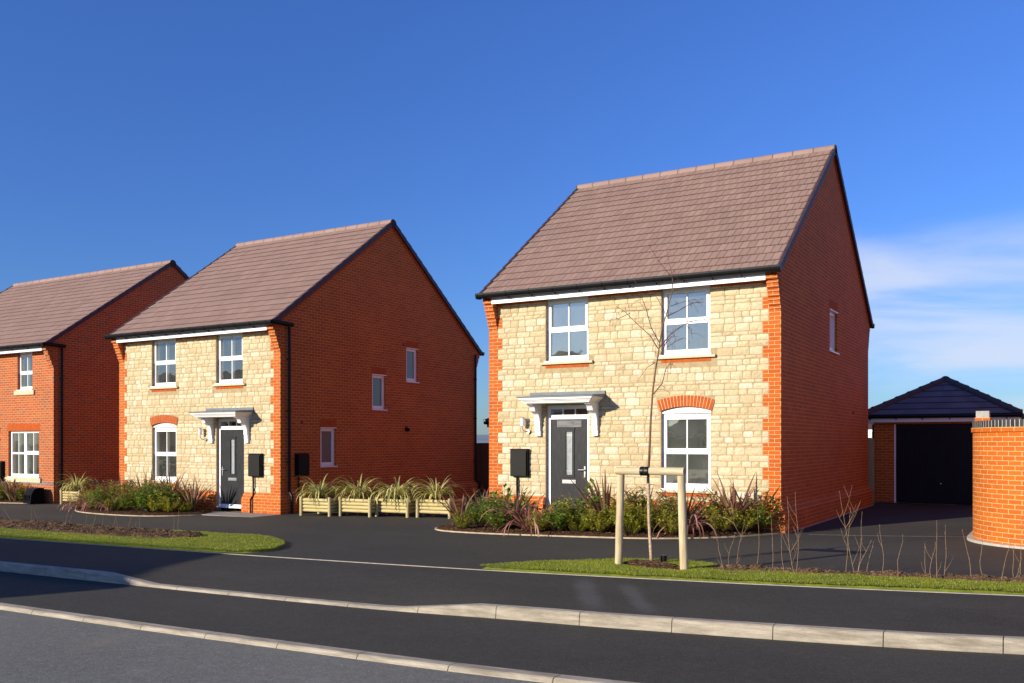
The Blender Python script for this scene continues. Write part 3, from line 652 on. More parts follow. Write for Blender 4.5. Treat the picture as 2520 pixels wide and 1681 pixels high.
def canopy(H, uc):
    """flat door hood on two scrolled brackets"""
    b = MB()
    # moulded cornice: stack of steps growing outwards
    for z0, z1, pr, sd_ in ((2.455, 2.475, .50, .74), (2.475, 2.50, .52, .76), (2.50, 2.525, .55, .79), (2.525, 2.55, .585, .825), (2.55, 2.57, .60, .845)):
        b.box(uc-sd_, uc+sd_, -pr, -.001, z0, z1)
    o = fixn(b.build('door_canopy', M['white'], H))
    t = MB(); t.hexa([(uc-.875, -.625, 2.571), (uc+.875, -.625, 2.571), (uc+.875, -.001, 2.571), (uc-.875, -.001, 2.571)], [(uc-.875, -.625, 2.592), (uc+.875, -.625, 2.592), (uc+.875, -.001, 2.635), (uc-.875, -.001, 2.635)])
    t.box(uc-.87, uc+.87, -.035, -.002, 2.636, 2.70)
    fixn(t.build('canopy_top', M['lead'], o))
    for s in (-.66, .66):
        k = MB(); prof = [(-.002, 1.785), (-.07, 1.785), (-.07, 1.90), (-.085, 1.90), (-.085, 2.0), (-.10, 2.0), (-.10, 2.10)]
        for i in range(9):
            a = i/8; prof.append((-.11-.16*(a**1.6)-.0*a, 2.12+.17*a+.04*sin(a*pi)))
        for i in range(7):
            a = i/6*pi/2; prof.append((-.30-.12*(1-cos(a)), 2.30+.12*sin(a)))
        prof += [(-.44, 2.43), (-.44, 2.453), (-.002, 2.453)]
        k.prism(prof, 'x', uc+s-.062, uc+s+.062); fixn(k.build('canopy_bracket', M['white'], o))
    return o
def meter(H, F, u0, u1, z0, z1, up):
    b = MB(); fbox(b, F, u0, u1, z0, z1, -.10, -.001); fbox(b, F, u0+.015, u1-.015, z0+.015, z1-.03, -.128, -.10)
    fbox(b, F, u0-.01, u1+.01, z1, z1+.018, -.125, -.001)
    o = fixn(b.build('meter_box', M['meter'], H))
    p = MB(); p.tube([F(up, z0, -.05), F(up, .45, -.05), F(up, .35, -.14), F(up, .0, -.14)], .022, 8); fixn(p.build('conduit', M['pipe'], o))
    return o
def wall_lamp(H, F, u, z=2.0):
    b = MB(); b.tube([F(u+.09, z-.12, -.001), F(u+.09, z-.12, -.05)], .045, 14); b.tube([F(u+.09, z-.12, -.04), F(u+.02, z-.11, -.09), F(u, z-.06, -.12), F(u, z+.0, -.12)], .011, 8)
    o = b.build('wall_lantern', M['steel'], H); k = MB(); k.tube([F(u, z+.165, -.12), F(u, z+.18, -.12)], .062, 14); k.build('lamp_cap', M['steel'], o)
    k = MB(); k.tube([F(u, z, -.12), F(u, z+.165, -.12)], .048, 16); k.build('lamp_shade', M['lampglass'], o, smooth=False)
def corbel(H, x0, x1, y_in=-.0, back=False):
    b = MB(); n = 8; s = -1
    for k in range(n):
        pr = .03+.03*k+(.004 if k % 2 else -.004); z = 4.105+.075*k
        if back: b.box(x0, x1, D, D+pr, z+.004, z+.071)
        else: b.box(x0, x1, -pr, .0, z+.004, z+.071)
        if back: b.box(x0+.004, x1-.004, D, D+pr-.012, z-.004, z+.079)
        else: b.box(x0+.004, x1-.004, -pr+.012, .0, z-.004, z+.079)
    return fixn(b.build('corbel', [M['brick']], H))
TILE = [(.285, .182, .144), (.276, .175, .138), (.293, .189, .150), (.282, .181, .143), (.268, .170, .133)]
def roof_part(H, W, d, ez, rz, ov=OV, vg=VG, blu=False):
    b = MB(); run = d/2+ov; L = sqrt(run*run+(rz-ez)**2); dy, dz = run/L, (rz-ez)/L; ncourse = 18; ga = (L-.06)/ncourse
    tw = .1485; nt_ = int(round((W+2*vg)/tw)); tw = (W+2*vg)/nt_
    def PT(x, s, h, side):     # s along the slope from the eave, h above
        y = -ov+s*dy-h*dz; z = ez+s*dz+h*dy
        if side: y = d-y
        return (x, y, z)
    for side in (0, 1):
        for r in range(ncourse):
            off = (r % 2)*tw*.5; x = -W-vg
            while x < vg-1e-4:
                xe = x+tw
                if x == -W-vg and off: xe = x+off
                xe = min(xe, vg)
                s0 = r*ga-(.012 if r else -.035); s1 = (r+1)*ga+.01; jit = random.uniform(-.002, .002); c = random.choice(TILE); k = random.uniform(.94, 1.06); c = tuple(q*k for q in c)
                gp = .0042
                h0, h1 = .036+jit, .008
                p = [PT(x+gp, s0, h0, side), PT(xe-gp, s0, h0, side), PT(xe-gp, s1, h1, side), PT(x+gp, s1, h1, side)]
                q = [PT(x+gp, s0, h0-.016, side), PT(xe-gp, s0, h0-.016, side)]
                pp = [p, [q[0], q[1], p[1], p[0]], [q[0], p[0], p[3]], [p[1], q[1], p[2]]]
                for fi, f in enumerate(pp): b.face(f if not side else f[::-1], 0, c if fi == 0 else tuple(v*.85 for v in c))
                x = xe
        # underlay
        f = [PT(-W-vg+.02, 0, 0, side), PT(vg-.02, 0, 0, side), PT(vg-.02, L, 0, side), PT(-W-vg+.02, L, 0, side)]
        b.face(f if not side else f[::-1], 0, (.06, .035, .03))
    o = b.build('roof', M['tile'], H)
    rt = MB(); n = int(W/.45)+1; seg = (W+2*vg)/n
    for i in range(n):
        x0, x1 = -W-vg+i*seg, -W-vg+(i+1)*seg; c = random.choice([(.29, .188, .15), (.275, .178, .142), (.30, .197, .157)])
        ring = lambda x, r: [(x, d/2+r*cos(a), rz-.045+r*sin(a)) for a in [pi*(k/10)*1.1-.16 for k in range(11)]]
        for (xa, ra), (xb, rb) in (((x0+.004, .118), (x1-.022, .116)), ((x1-.022, .1185), (x1, .1185))):
            A, B = ring(xa, ra), ring(xb, rb)
            for k in range(10): rt.face([A[k], A[k+1], B[k+1], B[k]], 0, c if xa < x1-.1 else tuple(q*.5 for q in c))
    for x in (-W-vg-.012, vg+.012):
        R_ = [(x, d/2+.13*cos(2*pi*k/14), rz-.05+.115*sin(2*pi*k/14)) for k in range(14)]
        R2 = [(x+(.02 if x < 0 else -.02), p[1], p[2]) for p in R_]
        rt.face(R_, 0, (.05, .035, .04)); 
        for k in range(14): rt.face([R_[k], R_[(k+1) % 14], R2[(k+1) % 14], R2[k]], 0, (.05, .035, .04))
    fixn(rt.build('ridge_tiles', M['tile'], o))
    for side_x in (-W-vg, vg):
        vb = MB(); sg = 1 if side_x > 0 else -1
        for side in (0, 1):
            for r in range(ncourse):
                s0, s1 = r*ga-.02, (r+1)*ga-.004
                a = [PT(side_x-sg*.05, s0, .048, side), PT(side_x+sg*.012, s0, .048, side), PT(side_x+sg*.012, s1, .03, side), PT(side_x-sg*.05, s1, .03, side)]
                c = [PT(side_x-sg*.05, s0, -.075, side), PT(side_x+sg*.012, s0, -.075, side), PT(side_x+sg*.012, s1, -.082, side), PT(side_x-sg*.05, s1, -.082, side)]
                vb.hexa(c, a)
        fixn(vb.build('verge', M['verge'], o))
    return o
def gutter_part(H, W, d, ez, side=0, ret_r=False, ov=OV, vg=VG, outlet=None, ret_l=False):
    b = MB(); y = -(ov+.035); z = ez+.046; r = .062; rv = .114
    def PP(x, yy, zz): return (x, yy if not side else d-yy, zz)
    x0, x1 = -W-vg-.03, vg+.03
    def prof(x, k_): return [PP(x, y+(r-k_)*cos(a), z+(rv-k_)*sin(a)) for a in [pi+pi*k/10 for k in range(11)]]
    A, B, A2, B2 = prof(x0, 0), prof(x1, 0), prof(x0, .006), prof(x1, .006)
    for k in range(10): b.face([A[k], A[k+1], B[k+1], B[k]]); b.face([A2[k], B2[k], B2[k+1], A2[k+1]])
    b.face([A[0], B[0], B2[0], A2[0]]); b.face([A[10], A2[10], B2[10], B[10]]); b.face(A); b.face(B[::-1])
    for xj in (x0+.035, x1-.035, (x0+x1)/2):
        J0, J1 = prof(xj-.03, -.006), prof(xj+.03, -.006)
        for k in range(10): b.face([J0[k], J0[k+1], J1[k+1], J1[k]])
        b.face(J0); b.face(J1[::-1])
    if ret_r:    # stub of gutter running back along the gable to the downpipe
        b.tube([PP(x1-.02, y, z-.035), PP(x1-.005, y+.02, z-.035), PP(x1-.0, .33, z-.055)], .056, 12)
    o = b.build('gutter', M['black'], H)
    n = 12 if not side else 0
    for k in range(n):
        br = MB(); xb = -W+.10+(W-.2)*k/(n-1)
        J0, J1 = prof(xb-.013, -.008), prof(xb+.013, -.008)
        for q in range(10): br.face([J0[q], J0[q+1], J1[q+1], J1[q]])
        br.face(J0); br.face(J1[::-1])
        br.hexa([PP(xb-.012, -.262, z-.15), PP(xb+.012, -.262, z-.15), PP(xb+.012, -.262, z-.06), PP(xb-.012, -.262, z-.06)], [PP(xb-.012, y-.01, z-.106), PP(xb+.012, y-.01, z-.106), PP(xb+.012, y+.03, z-.06), PP(xb-.012, y+.03, z-.06)])
        fixn(br.build('gutter_bracket', M['black'], o))
    f = MB()
    a, c = -W+.215, -.215
    yy = sorted([PP(0, -.262, 0)[1], PP(0, -.242, 0)[1]]); f.box(a, c, yy[0], yy[1], ez-.182, ez-.02)
    yy = sorted([PP(0, -.241, 0)[1], PP(0, -.002, 0)[1]]); f.box(a, c, yy[0], yy[1], ez-.128, ez-.116)
    fixn(f.build('fascia', M['fascia'], H))
    return o
def downpipe(H, pts, r=.036, clips=(1.2, 2.6, 3.9), name='downpipe', F=None):
    b = MB(); b.tube(pts, r, 12)
    p0 = Vector(pts[len(pts)//2])
    for z in clips: b.tube([(p0.x, p0.y, z-.02), (p0.x, p0.y, z+.02)], r+.009, 12); b.box(p0.x-.06, p0.x, p0.y-.05, p0.y+.05, z-.012, z+.012)
    return b.build(name, M['pipe'], H, smooth=False)
ST_COL = [(.585, .48, .295), (.56, .455, .27), (.61, .51, .33), (.54, .43, .25), (.66, .57, .40), (.57, .47, .30), (.51, .405, .235), (.60, .495, .315)]
def stone_field(H, W, ops, arch):
    """every walling stone is modelled: pitched face, random courses, standing proud of the mortar"""
    b = MB(); fs = []
    z = PZ+.002; band = 0
    while z < 4.59:
        z2 = min(z+.225, 4.592); wide = band % 2 == 0
        if random.random() < .008: rows = [(z, z2)]
        elif wide: rows = [(z, z+.07), (z+.07, z2)] if random.random() < .6 else [(z, z+.15), (z+.15, z2)]
        else: rows = [(z, z+.1125), (z+.1125, z2)] if random.random() < .7 else [(z, z+.08), (z+.08, z2)]
        tooth = .327 if wide else .215
        for (a, c) in rows:
            if c-a < .03: continue
            iv = [(-W+tooth+.004, -tooth-.004)]
            for (u0, u1, q0, q1) in ops:
                if a < q1-.004 and c > q0+.004:
                    iv = [s for (s0, s1) in iv for s in ((s0, min(s1, u0)), (max(s0, u1), s1)) if s[1]-s[0] > .03]
            if arch:
                uc, hw, zs, rise, th = arch; Rr = (hw*hw+rise*rise)/(2*rise); cz = zs+rise-Rr; Ro = Rr+th+.004; ta = hw/sqrt(Rr*Rr-hw*hw)
                def fw_(z): return min(sqrt(max(0, Ro*Ro-(z-cz)**2)), (z-cz)*ta+.006)
                if c > zs-.01 and a < zs+rise+th:
                    hwz = max(fw_(a+.03) if a > zs-.04 else hw-.02, fw_(c))
                    if hwz > .03: iv = [s for (s0, s1) in iv for s in ((s0, min(s1, uc-hwz)), (max(s0, uc+hwz), s1)) if s[1]-s[0] > .03]
            for (s0, s1) in iv:
                x = s0
                while x < s1-.01:
                    hgt = c-a; wd = random.uniform(.14, .33)
                    if s1-(x+wd) < .11: wd = s1-x
                    if wd > .46: wd = (s1-x)/2
                    fs.append((x, x+wd, a, c)); x += wd
        z = z2; band += 1
    for (u0, u1, q0, q1) in fs:
        m = .0064; a0, a1, c0, c1 = u0+m+random.uniform(0, .003), u1-m-random.uniform(0, .003), q0+m+random.uniform(0, .002), q1-m-random.uniform(0, .002)
        nx = max(3, int((a1-a0)/.045)); nz_ = max(2, int((c1-c0)/.04)); pr = random.uniform(.006, .017); sd_ = random.random()*50
        col = random.choice(ST_COL); k = random.uniform(.96, 1.05); col = tuple(q*k*1.03 for q in col)
        tilt = random.uniform(-.004, .004); tv = random.uniform(-.004, .004)
        idx = []
        for i in range(nx+1):
            row = []
            for j in range(nz_+1):
                s, t = i/nx, j/nz_; x = a0+(a1-a0)*s; zz = c0+(c1-c0)*t
                edge = i in (0, nx) or j in (0, nz_)
                corner = i in (0, nx) and j in (0, nz_)
                if edge: dd = -.004; 
                else: dd = -(pr+.007*nz2(x, zz, 17, sd_)+tilt*(s-.5)*2+tv*(t-.5)*2)
                if corner: x += (.006 if i == 0 else -.006); zz += (.005 if j == 0 else -.005)
                if edge and not corner: x += .002*nz2(x, zz, 30, sd_); zz += .0025*nz2(x, zz, 25, sd_+9)
                row.append(b.vert((x, dd, zz)))
            idx.append(row)
        for i in range(nx):
            for j in range(nz_): b.faceidx((idx[i][j], idx[i+1][j], idx[i+1][j+1], idx[i][j+1]), 0, col)
        # returns to the mortar bed
        for i in range(nx):
            for j, fl in ((0, 0), (nz_, 1)):
                p, q = b.v[idx[i][j]], b.v[idx[i+1][j]]; f = [p, (p[0], .004, p[2]), (q[0], .004, q[2]), q]; b.face(f[::-1] if fl else f, 0, col)
        for j in range(nz_):
            for i, fl in ((0, 1), (nx, 0)):
                p, q = b.v[idx[i][j]], b.v[idx[i][j+1]]; f = [p, (p[0], .004, p[2]), (q[0], .004, q[2]), q]; b.face(f[::-1] if fl else f, 0, col)
    return b.build('stone_facing', M['stone'], H)
def shell(H, W, d, front_ops, side_ops, front_mat, ez, rz, sidemat):
    """front wall, gable walls with openings, back wall"""
    fw = MB(); wall_cells(fw, -W, 0, 0, 4.68 if front_mat is M['mortar'] else ez-.11, front_ops, lambda u, z: FR(u, z, 0)); reveals(fw, front_ops, lambda u, z, dd: FR(u, z, dd), .16)
    fw.build('front_wall', front_mat, H)
    gw = MB(); zt = ez-.09
    wall_cells(gw, 0, d, 0, zt, side_ops, lambda u, z: SD(u, z, 0)); reveals(gw, side_ops, lambda u, z, dd: SD(u, z, dd), .14)
    pk = rz-.085; slope = (rz-ez)/(d/2+OV)
    ey = 0; ztop = ez-.085+OV*slope
    gw.face([(0, 0, zt), (0, d, zt), (0, d, ztop), (0, d/2, pk), (0, 0, ztop)])
    # eaves box ends (brick corbelled kneelers fill the overhang)
    fixn(gw.build('gable_wall', sidemat, H))
    lw = MB(); lw.face([(-W, 0, 0), (-W, 0, ztop), (-W, d/2, pk), (-W, d, ztop), (-W, d, 0)]); lw.face([(-W, d, 0), (-W, d, ztop), (0, d, ztop), (0, d, 0)]); lw.build('gable_wall', sidemat, H)
def kneeler(H, W, d, ez, mat=None):
    """corbelled brick corners that carry the eaves"""
    slope = .718
    for back in (0, 1):
        for x0, x1 in ((-.215, 0), (-W, -W+.215)):
            b = MB(); Y = (lambda y: y) if not back else (lambda y: d-y)
            for k in range(9):
                z = ez-.69+.075*k; pr = min(.03+.03*k, .255)+(.005 if k % 2 else -.005)
                if k >= 7: pr = .262
                ys = sorted([Y(-pr), Y(.0)]); b.box(x0+(.0015 if x0 > -1 else -.0015), x1+(.0015 if x0 > -1 else -.0015), ys[0], ys[1], z+.006, z+.069)
                ys = sorted([Y(-pr+.014), Y(.0)]); b.box(x0+.004, x1-.004, ys[0], ys[1], z-.006, z+.081)
            # filler up under the tiles
            b.prism([(Y(-.255), ez-.02), (Y(0), ez-.02), (Y(0), ez-.02+.333*slope-.075), (Y(-.255), ez+.0)], 'x', x0+.002, x1-.002)
            fixn(b.build('corbel', mat or M['brick'], H))
def plinth(H, W, d, ops=()):
    b = MB()
    # front, right and left sides as one splayed brick base
    P = [(PJ, .0), (PJ, .36), (PJ*.93, .362), (PJ*.48, .436), (PJ*.46, .438), (0.0, PZ)]
    cut = [(-W-PJ, PJ)]
    def ring(o, z): return [(-W-o, -o, z), (o, -o, z), (o, d+o, z), (-W-o, d+o, z)]
    for (o0, z0), (o1, z1) in zip(P, P[1:]):
        A, B = ring(o0+.002, z0), ring(o1+.002, z1)
        for k in range(4):
            if k == 0:
                segs = []; u = -W
                for (q0, q1) in ops: segs.append((u, q0)); u = q1
                segs.append((u, 0))
                for i, (s0, s1) in enumerate(segs):
                    e0 = -W-o0-.002 if i == 0 else s0; e1 = o0+.002 if i == len(segs)-1 else s1
                    f0 = -W-o1-.002 if i == 0 else s0; f1 = o1+.002 if i == len(segs)-1 else s1
                    b.face([(e0, -o0-.002, z0), (e1, -o0-.002, z0), (f1, -o1-.002, z1), (f0, -o1-.002, z1)])
            else: b.face([A[k], A[(k+1) % 4], B[(k+1) % 4], B[k]])
    for (q0, q1) in ops:
        for q in (q0, q1):
            b.face([(q, 0, 0), (q, -PJ, 0), (q, -PJ, .36), (q, -PJ*.48, .436), (q, 0, PZ)])
    b.build('plinth', M['brick'], H)
def quoins(H, W):
    for sgn in (0, 1):
        b = MB(); band = 0; z = PZ
        while z < 4.595:
            z2 = min(z+.225, 4.61); tw = .327 if band % 2 == 0 else .215
            if z > 4.06: tw = .215 if band % 2 else .327
            x0, x1 = (-tw, .0015) if not sgn else (-W-.0015, -W+tw)
            b.box(x0, x1, -.006, .0, z+(.001 if band else 0), z2)
            z = z2; band += 1
        fixn(b.build('quoin', M['brick'], H))
def head_row(H, W, gaps):
    u = -W+.215
    for (a, c) in sorted(gaps)+[(-.215, None)]:
        b = MB()
        n = max(1, int((a-u)/.1125))
        for k in range(n):
            s = (a-u)/n; b.box(u+k*s+.004, u+(k+1)*s-.004, -.016, .0, 4.60, 4.668, 0, None)
        b.box(u+.002, a-.002, -.006, .0, 4.596, 4.672, 1)
        fixn(b.build('brick_head_course', [M['plainbrick'], M['mortar']], H))
        if c is None: break
        u = c
def brick_strip(o, F, u0, u1, z0, z1, n, vert=True, proud=.010, name='brick_lintel'):
    b = MB()
    for k in range(n):
        s = (u1-u0)/n; c = random.choice([.9, 1, 1.1]); fbox(b, F, u0+k*s+.004, u0+(k+1)*s-.004, z0, z1, -proud, .0)
    fbox(b, F, u0, u1, z0-.004, z1+.004, -proud+.006, 0.0, 1)
    return fixn(b.build(name, [M['plainbrick'], M['mortar']], o))
M['joint_pale'] = plain('pale_joint_mortar', (.56, .44, .27), .95, .15, 10, .3, 120, .1)
M['plainbrick'] = plain('red_brick_face', (.46, .088, .012), .85, .18, 11, .4, 60, .2)
def arch_part(H, F, u0, u1, zs, rise, th=.215, proud=.014):
    uc = (u0+u1)/2; hw = (u1-u0)/2+.02; R = (hw*hw+rise*rise)/(2*rise); cz = zs+rise-R; a0 = math.asin(hw/R); n = 17; proud = .026
    b = MB()
    def P(a, r, d): return F(uc+r*sin(a), cz+r*cos(a), d)
    for k in range(n):
        q0 = -a0+2*a0*k/n+.0075/R; q1 = -a0+2*a0*(k+1)/n-.0075/R
        b.hexa([P(q0, R, 0), P(q1, R, 0), P(q1, R, -proud), P(q0, R, -proud)], [P(q0, R+th, 0), P(q1, R+th, 0), P(q1, R+th, -proud), P(q0, R+th, -proud)])
    for k in range(n):
        q0 = -a0+2*a0*k/n; q1 = -a0+2*a0*(k+1)/n
        b.hexa([P(q0, R+.002, 0), P(q1, R+.002, 0), P(q1, R+.002, -proud+.006), P(q0, R+.002, -proud+.006)], [P(q0, R+th-.002, 0), P(q1, R+th-.002, 0), P(q1, R+th-.002, -proud+.006), P(q0, R+th-.002, -proud+.006)], 1)
    o = fixn(b.build('brick_arch', [M['plainbrick'], M['joint_pale']], H))
    # white segment panel between flat frame and arch
    w_ = MB(); pts = [(u0, zs-.045), (u1, zs-.045)]
    for k in range(13):
        a = a0*(1-2*k/12); pts.append((uc+(R-.002)*sin(a), cz+(R-.002)*cos(a)))
    w_.face([F(p[0], p[1], .03) for p in pts]); 
    for p, q in zip(pts, pts[1:]+pts[:1]): w_.face([F(p[0], p[1], .03), F(q[0], q[1], .03), F(q[0], q[1], .08), F(p[0], p[1], .08)])
    w_.build('arch_panel', M['upvc'], o)
    return o
def stone_house(name, loc, W, rz, label, group, door_u, win_u, side_wins, meters, extra):
    H = empty(name, loc, label, 'house', group, rz)
    ups = [(-4.89, -3.905), (-2.32, -1.335)]
    ops = [(a, c, 3.352, 4.665) for a, c in ups]+[(win_u[0], win_u[1], .755, 2.345), (door_u[0], door_u[1], .0, 2.44)]
    so_ = [(s[0], s[1], s[2], s[3]) for s in side_wins]
    shell(H, W, D, ops, so_, M['mortar'], EZ, RZ, M['brick'])
    stone_field(H, W, ops+[(a-.13, c+.13, 3.20, 3.352) for a, c in ups]+[(win_u[0]-.12, win_u[1]+.12, .605, .755)], ((win_u[0]+win_u[1])/2, (win_u[1]-win_u[0])/2+.02, 2.26, .085, .215))
    quoins(H, W); plinth(H, W, D, [door_u]); kneeler(H, W, D, EZ)
    head_row(H, W, ups)
    for a, c in ups:
        o = sash_window(H, FR, a, c, 3.352, 4.665, 3.99, 4.11, 4.55); brick_strip(o, FR, a-.01, c+.01, 3.205, 3.27, 9, name='brick_under_sill')
    o = sash_window(H, FR, win_u[0], win_u[1], .755, 2.225, 1.465, 1.585, 2.10); brick_strip(o, FR, win_u[0]-.01, win_u[1]+.01, .61, .675, 9, name='brick_under_sill')
    arch_part(H, FR, win_u[0], win_u[1], 2.26, .085)
    uc = (door_u[0]+door_u[1])/2
    door_part(H, FR, door_u[0], door_u[1], 2.43, handle_left=extra['hl'], notice=extra.get('notice', False)); canopy(H, uc)
    wall_lamp(H, FR, uc-1.0)
    for mt in meters: meter(H, *mt)
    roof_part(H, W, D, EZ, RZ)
    gutter_part(H, W, D, EZ, 0, ret_r=extra['ret']); gutter_part(H, W, D, EZ, 1)
    for s in side_wins:
        small_window(H, SD, s[0], s[1], s[2], s[3], s[4]); brick_strip(H, SD, s[0]-.03, s[1]+.03, s[3]+.006, s[3]+.205, 8, proud=.003, name='upright_brick_lintel')
    rm = MB()
    for a, c in ups: room(rm, FR, a+.05, c-.05, 3.40, 4.6)
    room(rm, FR, win_u[0]+.05, win_u[1]-.05, .8, 2.15); room(rm, FR, door_u[0]+.1, door_u[1]-.1, 2.22, 2.36, 2.2)
    rm.build('interior_wall', M['room'], H)
    ap = MB()      # cut brick edge under the verge
    for sgn in (0, 1):
        for k in range(40):
            s0, s1 = k/40, (k+1)/40-.004
            def Q(s, h):
                y = s*D/2; z = EZ-.085+(y+OV)*.718-h
                return (y if not sgn else D-y, z)
            (y0, z0), (y1, z1) = Q(s0, .0), Q(s1, .0)
            ap.hexa([(0, y0, z0-.10), (.012, y0, z0-.10), (.012, y1, z1-.10), (0, y1, z1-.10)], [(0, y0, z0), (.012, y0, z0), (.012, y1, z1), (0, y1, z1)])
    fixn(ap.build('verge_course', M['plainbrick'], H))
    return H
GRP = 'stone fronted brick houses'
H1 = stone_house('detached_house', (-4.411, 17.158, .012), 6.29, 0, 'nearest house, buff stone front, orange brick corners, tall tiled roof, beside the garage', GRP,
    (-4.89, -3.885), (-2.325, -1.328), [(4.17, 5.0, 3.69, 4.62, M['frost_white'])], [(FR, -5.70, -5.29, .93, 1.50, -5.56)], dict(hl=False, ret=False, notice=True))
H2 = stone_house('detached_house', (-16.879, 17.155, -.135), 6.30, -.0055, 'middle house, buff stone front and shaded brick gable behind the log planters', GRP,
    (-2.31, -1.285), (-4.88, -3.88), [(1.46, 2.06, 1.17, 2.20, M['curtain']), (3.59, 4.20, 2.75, 3.75, M['curtain']), (5.18, 5.75, 3.63, 4.64, M['curtain'])],
    [(FR, -1.02, -.60, .93, 1.50, -.9), (SD, .50, .92, .94, 1.50, .60)], dict(hl=True, ret=True))
# downpipes of the middle house on its shaded gable
dp = downpipe(H2, [(.075, .24, EZ-.07), (.075, .24, 2.4), (.075, .24, .56), (.165, .24, .44), (.165, .24, .0)], clips=(1.3, 2.6, 3.9)); fixn(dp)
dp = downpipe(H2, [(.065, D-.08, EZ-.07), (.065, D-.08, 2.4), (.065, D-.08, .56), (.175, D-.02, .44), (.175, D-.02, .0)]); fixn(dp)
b = MB(); b.tube([(.0, 5.18, 2.2), (.10, 5.18, 2.17)], .05, 12); b.tube([(.0, 5.18, 2.2), (.03, 5.18, 2.2)], .075, 12); b.build('wall_vent', M['black'], H2)
b = MB(); b.box(0, .01, .72, .80, 2.28, 2.35); b.box(0, .01, 5.0, 5.08, 4.66, 4.75); fixn(b.build('air_brick', M['redvent'] if 'redvent' in M else M['verge'], H2))
b = MB(); b.box(0, .01, 6.8, 6.95, 2.35, 2.42); fixn(b.build('air_brick', M['verge'], H1))

# third house: all brick
W3 = 9.45; EZ3 = 4.95; RZ3 = 8.30
H3 = empty('detached_house', (-27.18, 17.79, -.235), 'left house of mottled brick with blue brick band, cut by frame edge', 'house', None, -.006)
ops3 = [(-1.93, -1.12, 3.60, EZ3-.125), (-6.9, -6.09, 3.60, EZ3-.125), (-2.44, -.77, .79, 2.27), (-4.55, -3.55, 0, 2.44)]
shell(H3, W3, D, ops3, [], M['brick_blend'], EZ3, RZ3, M['brick_blend'])
b = MB(); 
for F_, a, c in ((FR, -W3-.002, -4.55), (FR, -3.55, .002), (SD, 0, D)): fbox(b, F_, a, c, .562, .635, -.004, 0)
fixn(b.build('blue_brick_band', M['blue_brick'], H3))
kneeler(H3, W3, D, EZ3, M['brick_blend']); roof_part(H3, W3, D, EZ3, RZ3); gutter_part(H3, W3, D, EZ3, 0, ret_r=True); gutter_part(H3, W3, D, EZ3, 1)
dp = fixn(downpipe(H3, [(.075, .24, EZ3-.07), (.075, .24, 2.4), (.075, .24, .0)]))
sash_window(H3, FR, -1.93, -1.12, 3.60, EZ3-.125, 4.13, 4.23, 4.66, 'thick'); sash_window(H3, FR, -6.9, -6.09, 3.60, EZ3-.125, 4.13, 4.23, 4.66, 'thick')
def wide_window(H, F, u0, u1, z0, z1, zt):
    um = (u0+u1)/2; b = MB(); rec = .075; fw = .055
    fbox(b, F, u0, u1, z0, z0+fw+.04, rec-.002, rec+.07); fbox(b, F, u0, u1, z1-fw-.01, z1, rec-.002, rec+.07)
    for a, c in ((u0, u0+fw+.04), (um-.07, um+.07), (u1-fw-.04, u1)): fbox(b, F, a, c, z0+fw+.04, z1-fw-.01, rec, rec+.07)
    fbox(b, F, u0+.09, um-.07, zt-.03, zt+.03, rec+.003, rec+.07); fbox(b, F, um+.07, u1-.09, zt-.045, zt+.075, rec-.012, rec+.07)
    fbox(b, F, um+.02, um+.075, zt+.0, z1-.04, rec-.013, rec+.05); fbox(b, F, u1-.09, u1-.045, zt+.0, z1-.04, rec-.013, rec+.05)
    o = fixn(b.build('window', M['upvc'], H)); bar = MB()
    for a, c in ((u0+.095, um-.07), (um+.07, u1-.095)):
        fbox(bar, F, (a+c)/2-.012, (a+c)/2+.012, z0+.09, z1-.06, rec+.016, rec+.045)
    fixn(bar.build('glazing_bar', M['upvc'], o))
    pane_mesh(F, [(u0+.09, um-.07, z0+.09, z1-.06)], rec+.024, o, M['glass']); pane_mesh(F, [(um+.07, u1-.09, z0+.09, z1-.06)], rec+.024, o, M['glass'])
    sill_part(o, F, u0, u1, z0, 'thick'); return o
wide_window(H3, FR, -2.44, -.77, .79, 2.27, 1.55)
brick_strip(H3, FR, -2.52, -.69, 2.275, 2.485, 24, proud=.003, name='upright_brick_lintel')
door_part(H3, FR, -4.55, -3.55, 2.43, handle_left=True); canopy(H3, -4.05); wall_lamp(H3, FR, -3.06+.02, 2.13); meter(H3, FR, -3.02, -2.66, .66, 1.27, -2.9)
rm = MB(); room(rm, FR, -1.88, -1.17, 3.65, 4.75); room(rm, FR, -2.39, -.82, .84, 2.2, 3.2); room(rm, FR, -6.85, -6.1, 3.65, 4.75); rm.build('interior_wall', M['room'], H3)

